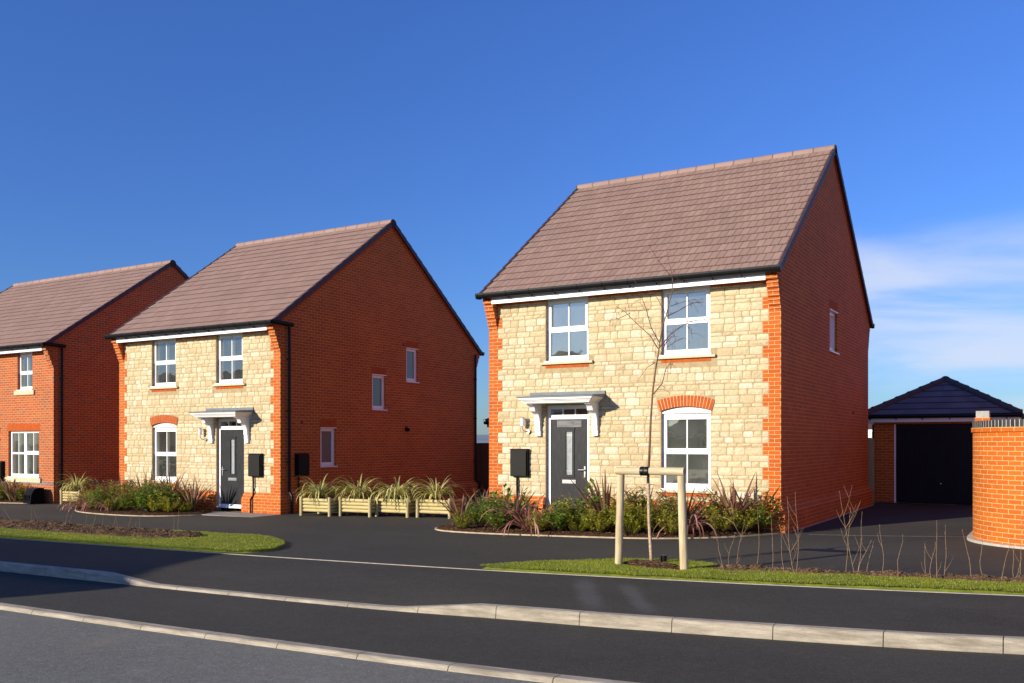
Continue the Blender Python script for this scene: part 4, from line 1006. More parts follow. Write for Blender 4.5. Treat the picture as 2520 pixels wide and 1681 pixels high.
# ---------------------------------------------------------------- garages
GT = [(.15, .135, .155), (.135, .122, .14), (.165, .148, .168)]
def garage(loc, label, group):
    G = empty('garage', loc, label, 'garage', group)
    Wg, Dg, eg, rg = 3.28, 6.0, 2.36, 3.40
    b = MB(); dop = (.52, 2.80, 0, 2.14)
    wall_cells(b, 0, Wg, 0, 2.24, [dop], lambda u, z: (u, 0, z)); reveals(b, [dop], lambda u, z, d: (u, d, z), .12)
    b.face([(0, 0, 0), (0, 0, 2.24), (0, Dg, 2.24), (0, Dg, 0)]); b.face([(Wg, 0, 0), (Wg, Dg, 0), (Wg, Dg, 2.24), (Wg, 0, 2.24)]); b.face([(0, Dg, 0), (0, Dg, 2.24), (Wg, Dg, 2.24), (Wg, Dg, 0)])
    b.build('garage_wall', M['brick'], G)
    d_ = MB(); n = 46; x0, x1 = .56, 2.76
    for k in range(n):
        a = x0+(x1-x0)*k/n; c = x0+(x1-x0)*(k+1)/n; m_ = (a+c)/2
        d_.face([(a, .075, .02), (m_-.006, .075, .02), (m_-.006, .075, 2.02), (a, .075, 2.02)]); d_.face([(m_-.006, .075, .02), (m_+.004, .088, .02), (m_+.004, .088, 2.02), (m_-.006, .075, 2.02)])
        d_.face([(m_+.004, .088, .02), (c-.006, .088, .02), (c-.006, .088, 2.02), (m_+.004, .088, 2.02)]); d_.face([(c-.006, .088, .02), (c, .075, .02), (c, .075, 2.02), (c-.006, .088, 2.02)])
    d_.box(x0, x1, .06, .09, 2.02, 2.14)
    do = d_.build('garage_door', M['garage_door'], G)
    h = MB(); h.box(1.62, 1.74, .05, .078, .575, .605); h.build('door_handle', M['black'], do)
    h = MB(); h.tube([(1.68, .078, .545), (1.68, .055, .545)], .014, 10); h.build('door_lock', M['steel'], do)
    f = MB(); f.box(.52, .56, .03, .11, 0, 2.14); f.box(2.76, 2.80, .03, .11, 0, 2.14); fixn(f.build('door_frame', M['upvc'], G))
    o_ = .26; r = MB(); run = Wg/2+o_; dz = rg-eg
    px, py0, py1 = Wg/2, run-o_, Dg-(run-o_)
    corners = [(-o_, -o_), (Wg+o_, -o_), (Wg+o_, Dg+o_), (-o_, Dg+o_)]
    ncs = 6
    for fi in range(4):
        for k in range(ncs):
            t0, t1 = k/ncs, (k+1)/ncs
            def edge(t, lift):
                i = t*run; z = eg+dz*t+lift
                A = [(-o_+i, -o_+i), (Wg+o_-i, -o_+i), (Wg+o_-i, Dg+o_-i), (-o_+i, Dg+o_-i)]
                return (*A[fi], z), (*A[(fi+1) % 4], z)
            a0, a1 = edge(t0, .028); b0, b1 = edge(t1, .008); c0, c1 = edge(t0, .006); n = max(2, int((Vector(a1)-Vector(a0)).length/.3))
            for j in range(n):
                s0, s1 = j/n, (j+1)/n; L_ = lambda p, q, s: tuple(p[m]+(q[m]-p[m])*s for m in range(3)); col = random.choice(GT)
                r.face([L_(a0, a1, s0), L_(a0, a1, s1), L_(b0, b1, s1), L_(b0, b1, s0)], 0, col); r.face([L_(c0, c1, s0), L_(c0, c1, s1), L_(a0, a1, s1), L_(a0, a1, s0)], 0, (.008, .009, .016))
    ro = r.build('roof', M['tile'], G)
    hp = MB(); cc = (.085, .073, .080)
    for (cx, cy), (ex, ey) in (((-o_, -o_), (px, py0)), ((Wg+o_, -o_), (px, py0)), ((Wg+o_, Dg+o_), (px, py1)), ((-o_, Dg+o_), (px, py1))):
        A = Vector((cx, cy, eg+.04)); B = Vector((ex, ey, rg+.02)); n = 7
        for k in range(n):
            hp.tube([A.lerp(B, k/n), A.lerp(B, (k+.86)/n), A.lerp(B, (k+.861)/n), A.lerp(B, (k+1)/n)], [.095, .088, .104, .104], 12, 0, cc)
        hd = (A-B).normalized(); e = A+hd*.04; hp.tube([e, e+Vector((hd.x*.05, hd.y*.05, .02)), e+Vector((hd.x*.07, hd.y*.07, .09)), e+Vector((hd.x*.03, hd.y*.03, .11)), e+Vector((hd.x*.02, hd.y*.02, .07))], .008, 6, 0, (.01, .01, .01))
    hp.tube([(px, py0-.05, rg+.02), (px, py1+.05, rg+.02)], .10, 12, 0, cc); hp.build('hip_tiles', M['tile'], ro)
    gt = MB(); z = eg-.01; q = o_+.035
    gt.tube([(-q, -q, z), (Wg+q, -q, z)], .058, 12); gt.tube([(-q, -q, z), (-q, Dg+q, z)], .058, 12); gt.tube([(Wg+q, -q, z), (Wg+q, Dg+q, z)], .058, 12)
    for k in range(6): x = -.05+k*.66; gt.box(x-.012, x+.012, -q+.02, -q+.09, z-.10, z-.04)
    gt.build('gutter', M['black'], G)
    fa = MB(); e = o_-.02
    fa.box(-e, Wg+e, -e, -e+.02, eg-.17, eg-.02); fa.box(-e, -e+.02, -e+.021, Dg+e, eg-.17, eg-.02); fa.box(Wg+e-.02, Wg+e, -e+.021, Dg+e, eg-.17, eg-.02); fa.box(-e+.021, Wg+e-.021, -e+.021, -.002, eg-.158, eg-.145)
    fa.box(-e+.021, -.002, 0, Dg, eg-.158, eg-.145); fixn(fa.build('fascia', M['fascia'], G))
    p = MB(); p.tube([(-.06, .30, 2.15), (-.06, .30, 0)], .035, 10); p.build('downpipe', M['pipe'], G)
    return G
garage((-4.44, 27.15, .02), 'detached brick garage with dark hipped roof and dark ribbed door', 'hipped roof garages')
garage((-17.8, 29.0, .03), 'garage mostly hidden behind nearest house, only its gutter corner showing', 'hipped roof garages')

# ---------------------------------------------------------------- curved garden wall on the right
def garden_wall():
    G = empty('garden_wall', (0, 0, .03), 'curved orange brick garden wall with blue brick coping at right edge', 'wall')
    cx, cy, R = .22, 17.52, 1.5; pts = []
    for y in frange(19.3, cy, .3): pts.append((cx-R, y))
    for k in range(1, 25): a = pi+pi/2*k/24; pts.append((cx+R*cos(a), cy+R*sin(a)))
    for x in frange(cx, 9.2, .4)[1:]: pts.append((x, cy-R-.03*(x-cx)))
    P = [Vector(p) for p in pts]; N_ = []
    for i in range(len(P)):
        d = (P[min(i+1, len(P)-1)]-P[max(i-1, 0)]).normalized(); N_.append(Vector((-d.y, d.x)))
    s = [0]
    for a, c in zip(P, P[1:]): s.append(s[-1]+(c-a).length)
    def lay(name, out_, inn, z0, z1, mat, v0=None, par=G, smooth=True):
        b = MB()
        for i in range(len(P)-1):
            q = []
            o0, o1 = P[i]-N_[i]*out_, P[i+1]-N_[i+1]*out_; n0, n1 = P[i]+N_[i]*inn, P[i+1]+N_[i+1]*inn
            va, vb = (z0, z1) if v0 is None else (v0, v0+z1-z0); u0, u1 = s[i], s[i+1]
            b.face([(*o0, z0), (*o1, z0), (*o1, z1), (*o0, z1)], 0, None, [(u0, va), (u1, va), (u1, vb), (u0, vb)])
            b.face([(*n1, z0), (*n0, z0), (*n0, z1), (*n1, z1)], 0, None, [(u1, va), (u0, va), (u0, vb), (u1, vb)])
            b.face([(*o0, z1), (*o1, z1), (*n1, z1), (*n0, z1)], 0, None, [(u0, va), (u1, va), (u1, vb), (u0, vb)])
            b.face([(*o1, z0), (*o0, z0), (*n0, z0), (*n1, z0)], 0, None, [(u1, va), (u0, va), (u0, vb), (u1, vb)])
        for i in (0, len(P)-1):
            o0 = P[i]-N_[i]*out_; n0 = P[i]+N_[i]*inn; b.face([(*o0, z0), (*n0, z0), (*n0, z1), (*o0, z1)], 0, None, [(0, z0), (.215, z0), (.215, z1), (0, z1)])
        return b.build(name, mat, par, uv=True)
    lay('brick_wall', 0, .215, .0, 1.80, M['brick_uv'])
    lay('oversailing_course', .025, .24, 1.80, 1.872, M['brick_uv'], v0=.003)
    lay('coping', .006, .221, 1.875, 1.985, M['blue_uv'], v0=.2)
    lay('footing', .09, .02, -.12, .045, M['concrete'])
    return G
garden_wall()
M['cap'] = plain('grey_stone_cap', (.36, .34, .30), .9, .15, 20, .3, 90)
pr = empty('gate_pier', (-1.27, 19.75, .03), 'brick pier with pale stone cap behind the curved garden wall', 'pier')
b = MB(); b.box(-.11, .11, -.165, .165, 0, 2.03); fixn(b.build('brick_shaft', M['brick'], pr))
b = MB(); b.box(-.13, .13, -.185, .185, 2.03, 2.10); fixn(b.build('brick_collar', M['brick'], pr))
b = MB(); b.hexa([(-.112, -.17, 2.1), (.112, -.17, 2.1), (.112, .17, 2.1), (-.112, .17, 2.1)], [(-.112, -.17, 2.225), (.112, -.17, 2.225), (.112, .17, 2.225), (-.112, .17, 2.225)]); fixn(b.build('stone_cap', M['cap'], pr))

# ---------------------------------------------------------------- fences
def fence(name, A, B, h, mat, label, z):
    F_ = empty(name, (A[0], A[1], z), label, 'fence'); d = Vector((B[0]-A[0], B[1]-A[1])); L = d.length; F_.rotation_euler = (0, 0, atan2(d.y, d.x))
    b = MB(); n = int(L/.11)
    for k in range(n):
        x = k*L/n; b.box(x+.002, x+L/n-.002, -.012+.006*(k % 2), .01, .03, h+random.uniform(-.004, .004))
    fixn(b.build('board_panel', mat, F_))
    for zr in (.35, h-.35): r = MB(); r.box(0, L, .011, .05, zr, zr+.08); fixn(r.build('fence_rail', mat, F_))
    k = 0
    while k <= L+.01:
        p = MB(); p.box(k-.045, k+.045, .051, .141, 0, h-.02); fixn(p.build('fence_post', mat, F_)); k += L/max(1, round(L/1.8))
    return F_
fence('wooden_fence', (-19.3, 27.95), (-12.2, 27.95), 1.80, M['fence_brown'], 'brown close boarded fence in the gap between the two stone houses', -.15)
fence('wooden_fence', (-5.0, 26.6), (-4.40, 26.62), 1.78, M['fence_pale'], 'narrow pale timber fence panel between nearest house and garage', .01)

# far things
def far_house(loc, sc, label):
    o = empty('distant_house', loc, label, 'house'); b = MB(); b.box(-4*sc, 4*sc, 0, 7*sc, 0, 5*sc); fixn(b.build('house_wall', M['white'], o))
    r = MB(); r.prism([(-.3*sc, 4.9*sc), (7.3*sc, 4.9*sc), (3.5*sc, 8*sc)], 'x', -4.3*sc, 4.3*sc); fixn(r.build('roof', M['verge'], o))
    for x in (-2.5, 2.0):
        for z in (1.0, 3.2): w_ = MB(); w_.box(x*sc, (x+1.1)*sc, -.05, .02, z*sc, (z+1.2)*sc); fixn(w_.build('window', M['door_glass'], o))
    return o
far_house((-29, 190, -.6), 1.0, 'distant pale house seen in the slit left of the garage')
hl = MB(); N2 = 120
for i in range(N2):
    a0, a1 = radians(-100+200*i/N2), radians(-100+200*(i+1)/N2)
    def hh(a): return 26+9*noise.noise(Vector((a*3, 1, 0)))+4*noise.noise(Vector((a*14, 2, 0)))
    for r0, r1, f0, f1 in ((2300, 2550, 0, 1), (2550, 2900, 1, .9)):
        P = lambda a, r, f: (r*sin(a), r*cos(a), -1+hh(a)*f)
        hl.face([P(a0, r0, f0), P(a1, r0, f0), P(a1, r1, f1), P(a0, r1, f1)])
structure(hl.build('hills', M['hill'], smooth=True))
b = MB()
for k in range(46):
    a = radians(-75+95*k/46+random.uniform(-1, 1)); r = random.uniform(300, 700); x, y = r*sin(a), r*cos(a); n = 9; hgt = random.uniform(3, 7)
    ww = random.uniform(14, 34)
    pts = [(x+ww*(q/(n-1)-.5), y+random.uniform(-2, 2), -.6+hgt*(.5+.5*sin(pi*q/(n-1)))*random.uniform(.7, 1)) for q in range(n)]
    for p, q in zip(pts, pts[1:]):
        b.hexa([(p[0], p[1]-3, -.6), (q[0], q[1]-3, -.6), (q[0], q[1]+3, -.6), (p[0], p[1]+3, -.6)], [(p[0], p[1]-2, p[2]), (q[0], q[1]-2, q[2]), (q[0], q[1]+2, q[2]), (p[0], p[1]+2, p[2])])
tag(fixn(b.build('far_hedgerow', M['hill'])), 'far hedgerows across the fields behind the houses', None, kind='stuff')

# ---------------------------------------------------------------- house beyond the left of the picture (its shadow falls on the road)
OH = empty('detached_house', (-16.7, -5.4, -.2), 'low-roofed brick house across the road, outside the picture on the left', 'house')
b = MB(); Wd = 12.0; hh_ = 5.05
poly = [(0, 0), (-.86, 2.9), (-Wd, 2.9-.25), (-Wd, -.2)]
for i in range(4):
    a, c = poly[i], poly[(i+1) % 4]; b.face([(*a, 0), (*c, 0), (*c, hh_), (*a, hh_)])
fixn(b.build('brick_wall', M['brick'], OH))
b = MB(); ap0, ap1 = (-1.9, 1.35, hh_+.45), (-Wd+1.4, 1.2, hh_+.45); pz = [(*p, hh_) for p in poly]
b.face([pz[0], pz[1], ap0], 0, TILE[0]); b.face([pz[1], pz[2], ap1, ap0], 0, TILE[0]); b.face([pz[2], pz[3], ap1], 0, TILE[0]); b.face([pz[3], pz[0], ap0, ap1], 0, TILE[0]); fixn(b.build('roof', M['tile'], OH))
for x in (-2.6, -5.4, -8.6):
    for z in (.9, 3.3): b = MB(); b.box(x-.55, x+.55, 2.78, 2.93, z, z+1.15); fixn(b.build('window', M['upvc'], OH))

def opposite(x, y, Wd, label, rot=pi):
    H = empty('detached_house', (x, y, -.2 if rot else .05), label, 'house', None, rot)
    ops = [(-Wd+1, -Wd+2, 3.4, 4.6), (-2.2, -1.2, 3.4, 4.6), (-Wd+1, -Wd+2, .8, 2.2), (-2.2, -1.2, .05, 2.3)]
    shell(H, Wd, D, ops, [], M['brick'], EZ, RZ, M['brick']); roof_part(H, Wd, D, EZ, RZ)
    for o in ops: 
        w_ = MB(); fbox(w_, FR, o[0], o[1], o[2], o[3], .06, .12); q = fixn(w_.build('window', M['upvc'], H)); pane_mesh(FR, [(o[0]+.08, o[1]-.08, o[2]+.08, o[3]-.08)], .055, q, M['door_glass'])
    return H
opposite(-42, -20.5, 15.5, 'terraced house across the road behind the camera, mirrored in the window panes')
opposite(-80, -20.5, 20, 'long terrace across the road, behind and left of the camera')
opposite(7.9, 20.2, 6.3, 'unseen brick house behind the curved garden wall, added to bounce warm light', 0)  # unseen house added to throw warm bounce light onto the nearest gable
g3 = garage((-14.5, -22, -.1), 'hip roofed garage across the road behind the camera', 'hipped roof garages'); g3.rotation_euler = (0, 0, pi)
g4 = garage((-19.0, -22.4, -.1), 'second hip roofed garage across the road behind the camera', 'hipped roof garages'); g4.rotation_euler = (0, 0, pi)

# ---------------------------------------------------------------- planting beds
def bed(name, P, label):
    structure(patch(name, P, M['mulch'], .07, lambda x, y, d: min(.07, .01+d*.4)+.02*nz2(x, y, 9)))
hb = lambda x, y, d: min(.07, .01+d*.4)+.02*nz2(x, y, 9)
B1F = chaikin([(-10.92, 15.75), (-10.85, 15.3), (-10.5, 14.95), (-10.0, 14.80), (-9.24, 14.76), (-8.03, 14.86), (-6.84, 15.0), (-6.15, 15.16), (-5.54, 15.5), (-4.98, 16.0), (-4.63, 16.57), (-4.38, 17.05)], 2)
B1 = B1F+[(-4.9, 16.95), (-7.7, 16.2), (-9.5, 16.1), (-10.6, 16.3)]
B2F = chaikin([(-23.9, 16.5), (-23.6, 16.05), (-22.6, 15.5), (-21.3, 15.2), (-20.3, 15.12), (-19.5, 15.17), (-18.9, 15.5), (-18.6, 15.95), (-18.5, 16.2)], 2)
B2 = B2F+[(-18.9, 16.85), (-19.6, 16.95), (-23.3, 17.05)]
B3F = [(-37, 17.0), (-29.2, 17.28), (-28.2, 17.42), (-27.6, 17.55)]
B3 = B3F+[(-27.35, 17.72), (-31.4, 17.72), (-36.9, 17.7)]
bed('mulch_bed', B1, ''); bed('mulch_bed', B2, ''); bed('mulch_bed', B3, '')
structure(ribbon('bed_edging', B1F, .028, .022, M['edge_dull'])); structure(ribbon('bed_edging', B2F, .028, .022, M['edge_dull'])); structure(ribbon('bed_edging', B3F, .028, .022, M['edge_dull']))
crumbs('bark_chips', B1, 5200, .012, .04, MC, hb, .3, (-11, -4.3)); crumbs('bark_chips', B2, 2600, .014, .04, MC, hb, .3, (-24, -18.4)); crumbs('bark_chips', SP, 900, .01, .035, MC, lambda x, y, d: min(.085, .035+d*.5), .3, (-5.2, -4))
structure(ribbon('gravel_strip', [(-4.32, 17.1), (-4.30, 20), (-4.30, 24), (-4.30, 26.2)], .05, .012, M['pin']))
b = MB(); b.box(-19.35, -16.75, 16.1, 17.04, -.19, -.135); structure(fixn(b.build('door_path', M['paving'])))
b = MB(); b.box(-10.4, -8.0, 16.25, 17.05, -.09, -.03); structure(fixn(b.build('door_path', M['paving'])))

# plant prototypes ------------------------------------------------
def sword_mesh(n, h, arch, cols, wid=.028, spread=.6, seed=0, stripe=None):
    R_ = random.Random(seed); b = MB()
    for k in range(n):
        a = R_.uniform(0, 2*pi); l = h*R_.uniform(.6, 1.12); out_ = spread*R_.uniform(.15, 1.0); dr = arch*R_.uniform(.4, 1.5)
        wd = wid*R_.uniform(.65, 1.15); nseg = 9; px = Vector((cos(a)*.03, sin(a)*.03, 0)); dirv = Vector((cos(a), sin(a), 0)); tw_ = R_.uniform(-.6, .6)
        ang = math.atan2(1, out_)                     # initial elevation
        c = R_.choice(cols); c2 = stripe or tuple(q*1.35 for q in c); pts = []; w_ = []
        for i in range(nseg+1):
            t = i/nseg; pts.append(px.copy()); w_.append(wd*(.55+.6*sin(min(1, t*1.3)*pi*.5))*(1-t**3)+.001)
            px = px+(dirv*cos(ang)+Vector((0, 0, sin(ang))))*(l/nseg); ang -= dr/nseg*(.4+1.6*t)
        sd0 = Vector((-sin(a+tw_), cos(a+tw_), 0))
        for i in range(nseg):
            s0, s1 = sd0*w_[i], sd0*w_[i+1]; dn = Vector((0, 0, -.35*w_[i])); dn1 = Vector((0, 0, -.35*w_[i+1]))
            p, q = pts[i], pts[i+1]; e = .35
            if p.z < 0.0 and i > 3: break
            b.face([p-s0, p-s0*e+dn, q-s1*e+dn1, q-s1], 0, c); b.face([p-s0*e+dn, p+s0*e+dn, q+s1*e+dn1, q-s1*e+dn1], 0, c2); b.face([p+s0*e+dn, p+s0, q+s1, q+s1*e+dn1], 0, c)
    return b
def shrub_mesh(nst, h, rad, leaf, cols, seed=0, per=16, young=None):
    R_ = random.Random(seed); b = MB(); st = MB()
    for k in range(nst):
        a = R_.uniform(0, 2*pi); o = rad*sqrt(R_.random()); hh = h*R_.uniform(.55, 1.1)*(1-.35*(o/rad)**2)
        top = Vector((cos(a)*o, sin(a)*o, hh)); base = Vector((cos(a)*o*.25, sin(a)*o*.25, 0)); mid = base.lerp(top, .5)+Vector((R_.uniform(-.04, .04), R_.uniform(-.04, .04), .02))
        P = lambda t: base*(1-t)**2+mid*2*t*(1-t)+top*t*t
        b.tube([P(t/4) for t in range(5)], [.005, .0045, .004, .003, .002], 4, 0, (.09, .055, .03), False)
        for q in range(per):
            t = .22+.78*(q+R_.random())/per; p = P(min(t, 1)); la = R_.uniform(0, 2*pi); up = R_.uniform(-.2, .9); d = Vector((cos(la), sin(la), up)).normalized()
            L_ = leaf*R_.uniform(.6, 1.25); s = d.cross(Vector((0, 0, 1))).normalized()*L_*R_.uniform(.2, .3); nrm = s.cross(d).normalized()*L_*.08
            if young and t > .88: c = R_.choice(young)
            else: c = R_.choice(cols)
            v = R_.uniform(.75, 1.25); c = tuple(x*v for x in c)
            p1 = p+d*L_*.45; p2 = p+d*L_
            b.face([p, p1-s+nrm, p2, p1], 0, c); b.face([p, p1, p2, p1+s+nrm], 0, tuple(x*1.12 for x in c))
    return b
BR_ = [(0.213, 0.094, 0.062), (0.312, 0.15, 0.1), (0.138, 0.062, 0.044), (0.375, 0.237, 0.138), (0.175, 0.15, 0.062)]
PK = [(0.483, 0.207, 0.161), (0.345, 0.138, 0.103), (0.529, 0.287, 0.218), (0.23, 0.103, 0.075)]
GB = [(.14, .13, .045), (.20, .17, .06), (.25, .14, .08)]
VG_ = [(.36, .36, .08), (.60, .54, .17), (.28, .31, .06)]
G1 = [(0.187, 0.288, 0.037), (0.248, 0.36, 0.046), (0.125, 0.202, 0.029), (0.326, 0.403, 0.058)]
G2 = [(0.383, 0.392, 0.037), (0.479, 0.468, 0.051), (0.273, 0.304, 0.032), (0.601, 0.518, 0.076)]
G3 = [(0.179, 0.24, 0.039), (0.242, 0.285, 0.045), (0.291, 0.27, 0.06)]
G4 = [(.36, .38, .022), (.46, .44, .03), (.26, .30, .02)]
YR = [(0.437, 0.149, 0.069), (0.506, 0.253, 0.092), (0.322, 0.218, 0.057)]
PROTO = {}
def proto(key, mb, mat):
    me = mb.build('tmp', mat); d = me.data; bpy.data.objects.remove(me); PROTO[key] = d
for i in range(2):
    proto('upright%d' % i, sword_mesh(42, .95, .6, BR_, .022, .75, 10+i), M['blade'])
    proto('droop%d' % i, sword_mesh(58, .95, 2.1, PK, .019, 1.4, 20+i), M['blade'])
    proto('olive%d' % i, sword_mesh(30, .85, 1.0, GB+BR_[:1], .028, .75, 30+i), M['blade'])
    proto('glossy%d' % i, shrub_mesh(27, .64, .38, .125, G1, 40+i, 16), M['leaf'])
    proto('lime%d' % i, shrub_mesh(36, .56, .38, .072, G2, 50+i, 22), M['leaf'])
    proto('photinia%d' % i, shrub_mesh(27, .70, .38, .112, G3+G1[:2], 60+i, 15, YR), M['leaf'])
    proto('golden%d' % i, shrub_mesh(44, .46, .34, .042, G4, 70+i, 28), M['leaf'])
INFO = {'upright': ('sword_leaf_plant', 'upright bronze spiky plant', 'plant'), 'droop': ('sword_leaf_plant', 'drooping pink spiky plant', 'plant'), 'olive': ('sword_leaf_plant', 'arching olive spiky plant', 'plant'),
        'glossy': ('shrub', 'glossy green shrub', 'shrub'), 'lime': ('shrub', 'small-leaved lime shrub', 'shrub'), 'photinia': ('shrub', 'red-tipped green shrub', 'shrub'), 'golden': ('shrub', 'low golden shrub', 'shrub')}
ORD = ['first', 'second', 'third', 'fourth', 'fifth', 'sixth', 'seventh', 'eighth', 'ninth', 'tenth', 'eleventh', 'twelfth', 'thirteenth', 'fourteenth', 'fifteenth', 'sixteenth', 'seventeenth', 'eighteenth', 'nineteenth', 'twentieth', 'twenty-first', 'twenty-second', 'twenty-third', 'twenty-fourth', 'twenty-fifth', 'twenty-sixth', 'twenty-seventh', 'twenty-eighth', 'twenty-ninth', 'thirtieth']
def plant_bed(items, where, group):
    cnt = {}
    items = sorted(items, key=lambda p: p[1]/p[2])
    tot = {}
    for it in items: tot[it[0]] = tot.get(it[0], 0)+1
    for it in items:
        kind, x, y, sc = it[:4]; v = random.randint(0, 1); nm, lab, cat = INFO[kind]
        o = bpy.data.objects.new(nm, PROTO['%s%d' % (kind, v)]); COL.objects.link(o)
        o.location = (x, y, g(x)+.04); o.rotation_euler = (0, 0, random.uniform(0, 6.28)); o.scale = (sc, sc, sc*random.uniform(.92, 1.08))
        k = cnt.get(kind, 0); cnt[kind] = k+1
        if it[0] in tot and tot[kind] == 1: L_ = 'only %s %s' % (lab, where)
        else: L_ = '%s %s from the left %s' % (ORD[k], lab, where)
        tag(o, L_, cat, group)
bed1 = [('olive', -10.35, 15.5, .9), ('olive', -10.0, 15.85, .8), ('upright', -10.25, 16.05, .75), ('glossy', -9.75, 15.35, .85), ('golden', -9.95, 15.0, .8), ('glossy', -9.35, 15.3, .95), ('glossy', -9.5, 15.8, 1.0), ('glossy', -9.0, 15.75, .95), ('upright', -9.05, 15.45, .8),
    ('droop', -8.62, 15.2, 1.0), ('droop', -8.55, 15.65, .95), ('lime', -8.15, 15.45, .85), ('glossy', -7.95, 15.15, .75), ('photinia', -8.1, 15.85, .9), ('golden', -7.6, 15.2, .8), ('glossy', -7.55, 15.75, 1.15), ('golden', -7.3, 15.5, .95),
    ('upright', -7.25, 15.7, 1.15), ('lime', -7.2, 15.25, .8), ('lime', -6.9, 15.75, 1.0), ('lime', -6.75, 15.35, .95), ('photinia', -6.5, 15.95, 1.05), ('lime', -6.4, 15.5, .95), ('photinia', -6.05, 15.75, .9), ('lime', -6.2, 16.15, .9),
    ('droop', -5.75, 15.95, 1.0), ('upright', -6.0, 16.45, .85), ('photinia', -5.55, 16.5, .95), ('lime', -5.25, 16.15, .8), ('upright', -5.12, 16.65, 1.0), ('lime', -4.95, 16.5, .8), ('photinia', -4.72, 16.85, .95), ('photinia', -5.3, 16.8, .8)]
bed1 += [('glossy', -9.15, 15.0, .7), ('lime', -8.3, 15.0, .7), ('lime', -7.85, 15.5, .9), ('photinia', -7.0, 16.0, 1.0), ('golden', -6.55, 15.2, .7), ('lime', -5.9, 15.5, .75), ('upright', -9.75, 16.0, .8), ('upright', -6.7, 16.2, .9)]
bed1 = [(a, x, y, q*1.13) for a, x, y, q in bed1]
plant_bed(bed1, 'in the nearest house bed', 'plants in the bed before the nearest house')
bed2 = [('droop', -23.45, 16.35, .95), ('golden', -23.35, 15.95, .9), ('lime', -22.95, 16.1, 1.0), ('droop', -22.65, 15.85, .85), ('photinia', -22.75, 16.5, 1.15), ('upright', -22.5, 16.7, 1.0), ('glossy', -22.25, 15.8, .95), ('photinia', -22.2, 16.4, 1.15), ('glossy', -21.95, 16.6, 1.1),
    ('droop', -21.65, 15.75, .85), ('photinia', -21.75, 16.3, 1.15), ('upright', -21.6, 16.8, 1.1), ('golden', -21.2, 15.55, .95), ('golden', -21.35, 15.75, .9), ('lime', -21.2, 16.3, 1.1), ('photinia', -20.95, 15.7, 1.0), ('upright', -21.0, 16.6, 1.15), ('photinia', -20.75, 16.2, 1.15),
    ('photinia', -20.5, 15.75, 1.05), ('glossy', -20.3, 16.2, 1.1), ('upright', -20.15, 16.5, 1.1), ('glossy', -20.1, 15.65, 1.05), ('glossy', -19.85, 16.05, 1.1), ('lime', -19.65, 15.65, .9), ('lime', -19.3, 15.75, .85), ('upright', -19.3, 16.45, 1.05), ('golden', -19.05, 16.0, .75), ('photinia', -19.7, 16.5, 1.0)]
plant_bed(bed2, 'in the middle house bed', 'plants in the bed before the middle house')
bed3 = [('glossy', -31.3, 17.45, 1.1), ('glossy', -30.7, 17.45, 1.15), ('upright', -30.35, 17.5, .9), ('photinia', -30.1, 17.5, 1.15), ('lime', -29.6, 17.5, 1.1), ('photinia', -29.3, 17.5, 1.05), ('upright', -28.95, 17.5, .95), ('olive', -28.75, 17.52, .9), ('photinia', -28.5, 17.56, .9)]
plant_bed(bed3, 'in the left house bed', 'plants in the bed before the left house')

# ---------------------------------------------------------------- log planters
def planter_proto(seed):
    P = empty('log_planter', (0, 0, 0), 'x', 'planter'); kids = []
    w_, d_, z0, dz = .84, .56, .14, .083
    for i in range(4):
        z = z0+i*dz
        for nm, a, c in (('front_logs', (0, 0), (w_, 0)), ('back_logs', (0, d_), (w_, d_)), ('side_logs', (0, 0), (0, d_)), ('side_logs', (w_, 0), (w_, d_))):
            kids.append((nm, a, c, z))
    done = {}
    for nm, a, c, z in kids: done.setdefault((nm, a), []).append((a, c, z))
    for (nm, _), L_ in done.items():
        b = MB()
        for a, c, z in L_:
            va, vc = Vector((*a, z)), Vector((*c, z)); n = 5; b.tube([va.lerp(vc, k/n) for k in range(n+1)], [.040+random.uniform(-.0015, .0015) for _ in range(n+1)], 12)
        o = b.build(nm, M['log_wood'], P, smooth=False); CH.setdefault(P.name, []).append(o)
    for x, y in ((-.03, -.045), (w_+.03, -.045), (-.03, d_+.045), (w_+.03, d_+.045)):
        b = MB(); b.tube([(x, y, 0), (x, y, z0+4*dz-.005)], .039, 12); o = b.build('corner_post', M['post_wood2'], P); CH.setdefault(P.name, []).append(o)
    b = MB(); b.box(.02, w_-.02, .03, d_-.03, z0-.03, z0+3.4*dz); o = fixn(b.build('compost', M['mulch'], P)); CH[P.name].append(o)
    return P
M['post_wood2'] = wood_mat('treated_post', (.38, .31, .14), (.52, .44, .22), (14, 14, 1.5))
pl0 = planter_proto(1)
SW = {}
for i in range(4): proto('varie%d' % i, sword_mesh(105, .84+.12*(i == 2), 2.3+(.7 if i == 2 else 0), VG_, .021, 1.3, 80+i, (.86, .78, .36)), M['blade'])
def skimmia(seed):
    b = shrub_mesh(14, .30, .15, .055, G3, seed, 14); R_ = random.Random(seed)
    for k in range(8):
        a = R_.uniform(0, 6.28); r = R_.uniform(.02, .13); c = Vector((cos(a)*r, sin(a)*r, R_.uniform(.24, .36)))
        for q in range(26):
            d = Vector((R_.gauss(0, 1), R_.gauss(0, 1), R_.gauss(.4, 1))).normalized()*.030; p = c+d; s = .009
            b.face([p+Vector((s, 0, 0)), p+Vector((0, s, 0)), p+Vector((-s, 0, 0)), p+Vector((0, 0, s))], 0, R_.choice([(.30, .045, .05), (.38, .07, .07), (.20, .03, .035)]))
            b.face([p+Vector((0, s, 0)), p+Vector((0, -s, 0)), p+Vector((0, 0, s))], 0, (.22, .035, .035))
    return b
proto('skim0', skimmia(3), M['leaf']); proto('skim1', skimmia(9), M['leaf'])
